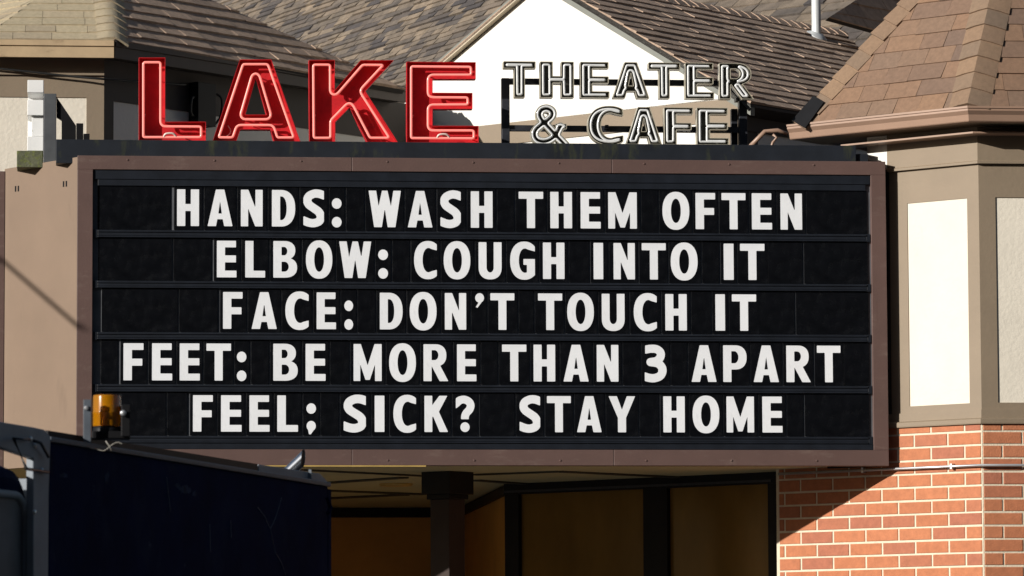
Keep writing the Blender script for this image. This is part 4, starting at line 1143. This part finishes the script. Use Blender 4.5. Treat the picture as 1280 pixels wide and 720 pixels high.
k = MB(); k.box(ES.hit(95.2, 178).x, ES.hit(104, 178).x, y_s, y_s + .1, ES.hit(100, 182).z, ES.hit(100, 154).z); k.box(ES.hit(104.2, 178).x, ES.hit(112, 178).x, y_s, y_s + .1, ES.hit(108, 182).z, ES.hit(108, 167).z); k.build("transformer_box", M['blackmetal'], spost, bevel=.003)
k = MB(); A, B = ES.hit(21, 209), ES.hit(53.8, 188.5); k.box(A.x, B.x, y_s + .0, y_s + .35, A.z, B.z); tag(k.build("mossy_block", M['moss'], bevel=.004), "mossy grey base block under the edge-on white letter", "base block")

# ------------------------------------------------------------------ dump truck
N1 = depth(62, 546, 17.0); N2 = depth(410, 603, 20.4)
zT = (N1.z + N2.z) / 2
ax = Vector((N2.x - N1.x, N2.y - N1.y, 0)); LEN = ax.length; ax.normalize()
phi_t = math.degrees(math.atan2(ax.y, ax.x))
TS = Plane(N1, phi_t)                                  # the box side facing right; d outwards
zN = lambda u: N1.z + (N2.z - N1.z) * u / LEN
truck = empty("dump_truck", TS.pt(LEN / 2, .0, -1.1), "dark navy dump truck with a tall steel box parked in front of the marquee", "dump truck")
WID = 2.1
k = MB()
k.prism([TS.pt(0, 1.05), TS.pt(LEN, 1.05), TS.pt(LEN, zN(LEN) - .02), TS.pt(0, zN(0) - .02)], TS.N * -.05)
k.prism([TS.pt(0, 1.05, -WID), TS.pt(LEN, 1.05, -WID), TS.pt(LEN, zN(LEN) - .02, -WID), TS.pt(0, zN(0) - .02, -WID)], TS.N * .05)
k.slab(TS, 0, LEN, 1.0, 1.06, -WID, 0); 
k.build("dump_box", M['truckdark'], truck, bevel=.006)
k = MB(); k.prism([TS.pt(-.01, zN(0) - .02, .012), TS.pt(LEN + .01, zN(LEN) - .02, .012), TS.pt(LEN + .01, zN(LEN), .012), TS.pt(-.01, zN(0), .012)], TS.N * -.07)
k.build("top_rail", M['bracket'], truck, bevel=.004)
def ts_px(x, y, d=0.0): return TS.hit(x, y, d)
# upright boards above the rail
dI = -.075
f0, f1 = ts_px(60, 538, dI), ts_px(322, 580, dI); f2 = ts_px(400, 592, dI); f3 = ts_px(409, 601, dI)
dz = Vector((0, 0, -.16))
k = MB(); k.prism([f0, f1, f1 + dz, f0 + dz], TS.N * -.03); k.build("sideboard", M['blackmetal'], truck)
k = MB(); f1b = ts_px(323.5, 580.3, dI); k.prism([f1b, f2, f3, f3 + dz, f1b + dz], TS.N * -.03); sb = k.build("sideboard", M['truckgrey'], truck, bevel=.003); sb['label'] = "short grey end section of the sideboard"
k = MB()
for px in (387.5,): 
    p = ts_px(px, 588, dI + .006); k.bar(p + Vector((0, 0, .004)), p + dz, .012, .012)
k.build("stake", M['truckgrey'], truck)
k = MB(); k.prism([TS.pt(LEN + .004, 1.05, -WID), TS.pt(LEN + .004, 1.05, 0), TS.pt(LEN + .004, zN(LEN) - .03, 0), TS.pt(LEN + .004, zN(LEN) - .03, -WID)], ax * .05); k.build("tailgate", M['truckdark'], truck, bevel=.004)
k = MB(); k.tube(spline([ts_px(409, 622, .02), ts_px(413, 634, .03), ts_px(411, 640, .03), ts_px(408, 642, .02)], 4), .009, 8); k.build("tailgate_latch", M['truckdark'], truck, smooth=True)
k = MB()
for pl_ in ([(322, 634), (331, 646), (338, 662), (344, 690), (352, 704), (357, 719)], [(338, 661), (345, 646), (352, 622)], [(208, 596), (213, 640)], [(262, 655), (263, 690)], [(288, 650), (289, 672)]):
    k.tube([ts_px(x, y, .001) for x, y in pl_], .0014, 5)
k.build("scratch", M['scuff'], truck)
k = MB()
for cx_, cy_, a_, b_ in ((80, 594, 5.5, 3.2), (231, 612, 8, 6), (243, 617, 4, 4), (134, 597, 2.6, 9), (222, 607, 4, 3)):
    pts = [ts_px(cx_ + a_ * math.cos(t_) * rng.uniform(.55, 1.2), cy_ + b_ * math.sin(t_) * rng.uniform(.55, 1.2), .0012) for t_ in [i * math.pi / 8 for i in range(16)]]
    k.prism(pts, TS.N * -.001)
k.build("scuff_mark", M['scuff2'], truck)
# headboard with the cab guard
k = MB(); k.prism([TS.pt(-.004, .95, -WID), TS.pt(-.004, .95, 0), TS.pt(-.004, zN(0) - .16, 0), TS.pt(-.004, zN(0) - .16, -WID)], ax * -.06); k.build("headboard", M['truckgrey'], truck, bevel=.004)
gp = [(-260, 484), (42, 534), (55.5, 537), (63.5, 546), (60.5, 640), (57.5, 760), (57, 900), (42, 900), (42, 573), (0, 559), (-260, 516)]
k = MB(); k.prism([ts_px(*p, .016) for p in gp], TS.N * -.03); k.build("cab_guard", M['truckgrey'], truck, bevel=.004)
k = MB(); g0, g1 = ts_px(-260, 484, -.02), ts_px(-130, 506, -.02); k.prism([g0, g1, g1 - TS.N * (WID - .04), g0 - TS.N * (WID - .04)], (0, 0, -.03)); k.build("guard_roof", M['truckgrey'], truck)
k = MB()
k.tube([ts_px(37, 549, .03), ts_px(17, 548, .05), ts_px(33, 586, .05), ts_px(60, 590, .03)], .0065, 8); k.tube([ts_px(42, 551, .025), ts_px(51, 553.5, .04), ts_px(60.5, 571, .035)], .006, 8)
k.build("grab_handle", M['scaffold'], truck, smooth=True)
k = MB()
for x, y in ((37, 548.5), (42.5, 557), (42, 640), (51, 588)):
    k.lathe(ts_px(x, y, .014), [(.011, 0), (.009, .008), (.003, .011)], 10, axis=TS.N)
k.build("bolt", M['conduit'], truck, smooth='auto')
# cab ahead of the box
cu1, cu0 = -.08, -2.2
k = MB(); cd_ = -.035
zcab = TS.hit(20, 582, cd_).z
prof = [(cu0, 1.0), (cu1, 1.0)]
for i in range(7):
    a = math.radians(90 * i / 6); prof.append((cu1 - .22 + .22 * math.cos(a), zcab - .22 + .22 * math.sin(a)))
for i in range(7):
    a = math.radians(90 + 90 * i / 6); prof.append((cu0 + .5 + .3 * math.cos(a), zcab - .3 + .3 * math.sin(a)))
k.prism([TS.pt(u, z, cd_) for u, z in prof], TS.N * -(WID - .3)); cab = k.build("cab", M['truckdark'], truck, bevel=.05)
zw1 = depth(20, 622, 16.9).z
k = MB(); wv = []
for (u, z, r, a0) in ((cu1 - .20, zw1 - .10, .10, 0), (cu1 - .46, zw1 - .14, .14, 90)):
    for i in range(6):
        a = math.radians(a0 + 90 * i / 5); wv.append((u + r * math.cos(a), z + r * math.sin(a)))
wv = wv + [(cu1 - .60, zw1 - .65), (cu1 - .10, zw1 - .65)]
k.prism([TS.pt(u, z, cd_ + .004) for u, z in wv], TS.N * -.01); k.build("side_window", M['board'], cab)
k = MB(); k.tube([TS.pt(u, z, cd_ + .008) for u, z in wv], .016, 6, closed=True); k.build("window_seal", M['truckgrey'], cab, smooth=True)
k = MB(); k.prism([TS.pt(-3.6, .85, cd_ - .12), TS.pt(cu0 + .02, .85, cd_ - .12), TS.pt(cu0 + .02, 1.62, cd_ - .12), TS.pt(-3.5, 1.5, cd_ - .12)], TS.N * -(WID - .55)); k.build("hood", M['truckdark'], truck, bevel=.06)
k = MB(); k.slab(TS, -3.6, LEN + 1.1, .62, .86, -1.55, -1.45); k.slab(TS, -3.6, LEN + 1.1, .62, .86, -.65, -.55); k.slab(TS, LEN + .6, LEN + 1.1, .70, .92, -.56, -.1)
for u in (-3.0, -1.5, 0, 1.5, 3.0): k.slab(TS, u, u + .1, .66, .82, -1.44, -.66)
k.slab(TS, .2, LEN - .2, .86, 1.0, -1.5, -.6)
k.build("chassis", M['blackmetal'], truck)
for u, ds in ((-2.9, (-.32, -1.78)), (LEN - 1.7, (-.25, -1.85)), (LEN - .5, (-.25, -1.85))):
    for d in ds:
        w = MB(); c = TS.pt(u, .50, d)
        w.lathe(c - TS.N * .14, [(.30, 0), (.47, .02), (.50, .07), (.50, .21), (.47, .26), (.30, .28)], 32, axis=TS.N)
        wo = w.build("wheel", M['rubber'], truck, smooth='auto')
        r = MB(); r.lathe(c - TS.N * .15, [(.06, .0), (.10, .03), (.22, .05), (.29, 0), (.29, .30), (.22, .24), (.10, .27), (.06, .31)], 24, axis=TS.N); r.build("rim", M['conduit'], wo, smooth='auto')
# exhaust stack beyond the box
EXd = -WID - .12
EZd = 21.2
e_ = depth(358, 596, EZd)
k = MB(); k.tube([Vector((e_.x, e_.y, .9)), e_ + Vector((0, 0, -.02))], .055, 20); 
ring = []
c0 = depth(379, 573, EZd) - (rt * .72 + Vector((0, 0, 1)) * .70).normalized() * .10
tdir = (rt * .72 + Vector((0, 0, 1)) * .70).normalized(); sx = tdir.cross(fw).normalized(); sy = tdir.cross(sx).normalized()
n_ = 24; R_ = .030
A_ = [c0 + sx * R_ * math.cos(2 * math.pi * i / n_) + sy * R_ * math.sin(2 * math.pi * i / n_) for i in range(n_)]
Bv = []
mouth = (rt * .96 - fw * .28).normalized()
cm = depth(379, 573, EZd)
for p in A_:
    t_ = (cm - p).dot(mouth) / tdir.dot(mouth); Bv.append(p + tdir * t_)
k2 = MB(); k2.add(A_ + Bv, [(i, (i + 1) % n_, (i + 1) % n_ + n_, i + n_) for i in range(n_)])
k.build("exhaust_stack", M['chrome'], truck, smooth='auto')
tip = k2.build("exhaust_tip", M['chrome'], truck, smooth=True)
k = MB(); k.add([p - mouth * .003 for p in Bv], [tuple(range(n_))]); k.build("exhaust_mouth", M['blackmetal'], tip)  # black disc stands for the shade inside the pipe
# beacon on its bracket
BD = -.35
def bp(x, y, Z=17.6): return depth(x, y, Z)
zb0, zb1 = bp(133, 533).z, bp(133, 494).z
bc = bp(133.5, 533); br = (bp(151, 515) - bp(116, 515)).length / 2
beacon = node_empty("beacon", truck)
hh = zb1 - zb0
k = MB(); k.lathe(bc, [(br * .98, 0), (br, .004), (br, hh * .40), (br * 1.02, hh * .42), (br * 1.02, hh * .46), (br, hh * .48), (br * .99, hh * .95), (br * .95, hh), (br * .5, hh * 1.015), (.004, hh * 1.015)], 32); k.build("beacon_lens", M['amber'], beacon, smooth='auto')
k = MB(); k.lathe(bc, [(br * .55, .002), (br * .6, hh * .55), (br * .35, hh * .7), (.004, hh * .72)], 20); k.build("reflector", M['ambercore'], beacon, smooth='auto')
k = MB(); k.lathe(bc - Vector((0, 0, .045)), [(br * .9, 0), (br * 1.02, .01), (br * 1.02, .035), (br * .9, .044)], 28); k.build("beacon_base", M['blackmetal'], beacon, smooth='auto')
BPn = Plane(bp(110, 520, 17.5), 0)
k = MB(); a_, b_ = BPn.hit(104, 548), BPn.hit(114, 499.5); k.box(a_.x, b_.x, BPn.O.y, BPn.O.y + .012, a_.z - .08, b_.z); k.build("bracket", M['bracket'], beacon, bevel=.002)
k = MB(); a_, b_ = BPn.hit(115, 560), BPn.hit(163, 538); k.box(a_.x, b_.x, BPn.O.y + .04, BPn.O.y + .16, a_.z + .04, b_.z); a_, b_ = BPn.hit(151.5, 545), BPn.hit(163, 505); k.box(a_.x, b_.x, BPn.O.y + .03, BPn.O.y + .12, a_.z, b_.z); k.build("bracket", M['blackmetal'], beacon, bevel=.003)
k = MB(); k.lathe(BPn.hit(108, 510) + Vector((0, -.004, 0)), [(.010, 0), (.008, .006), (.002, .008)], 10, axis=(0, -1, 0)); k.build("bolt", M['conduit'], beacon, smooth='auto'); k = MB(); k.lathe(BPn.hit(154, 516) + Vector((0, .02, 0)), [(.013, 0), (.010, .012), (.002, .016)], 12, axis=(0, -1, 0)); k.build("bolt", M['conduit'], beacon, smooth='auto')
k = MB(); q_ = [bp(112, 560, 17.3), bp(122, 562, 17.3), bp(131, 563, 17.3), bp(140, 556, 17.3), bp(147, 553, 17.3), bp(153, 555, 17.3)]
k.tube(spline(q_, 5), .0017, 6); k.tube([bp(132, 551, 17.25), bp(137, 558, 17.25), bp(140, 564, 17.25)], .002, 6)
k.build("wire", M['palewire'], beacon, smooth=True)

# ------------------------------------------------------------------ street pole whose slanting arm shades the tan end panel
pA, pB = CK.hit(-8, 316), CK.hit(99, 409)
qA, qB = pA + to_sun * 6.0, pB + to_sun * 6.0
ad = (qA - qB).normalized(); foot = qA + ad * .9
pole = empty("street_pole", (foot.x, foot.y, .13), "dark street pole with a slanting arm, beyond the left edge of the picture", "pole")
k = MB(); k.lathe((foot.x, foot.y, .13), [(.12, 0), (.11, .3), (.07, .34), (.055, foot.z + .35)], 16); k.build("pole_shaft", M['scaffold'], pole, smooth='auto')
k = MB(); k.tube([qB, foot], .017, 10); k.build("arm", M['scaffold'], pole, smooth=True)
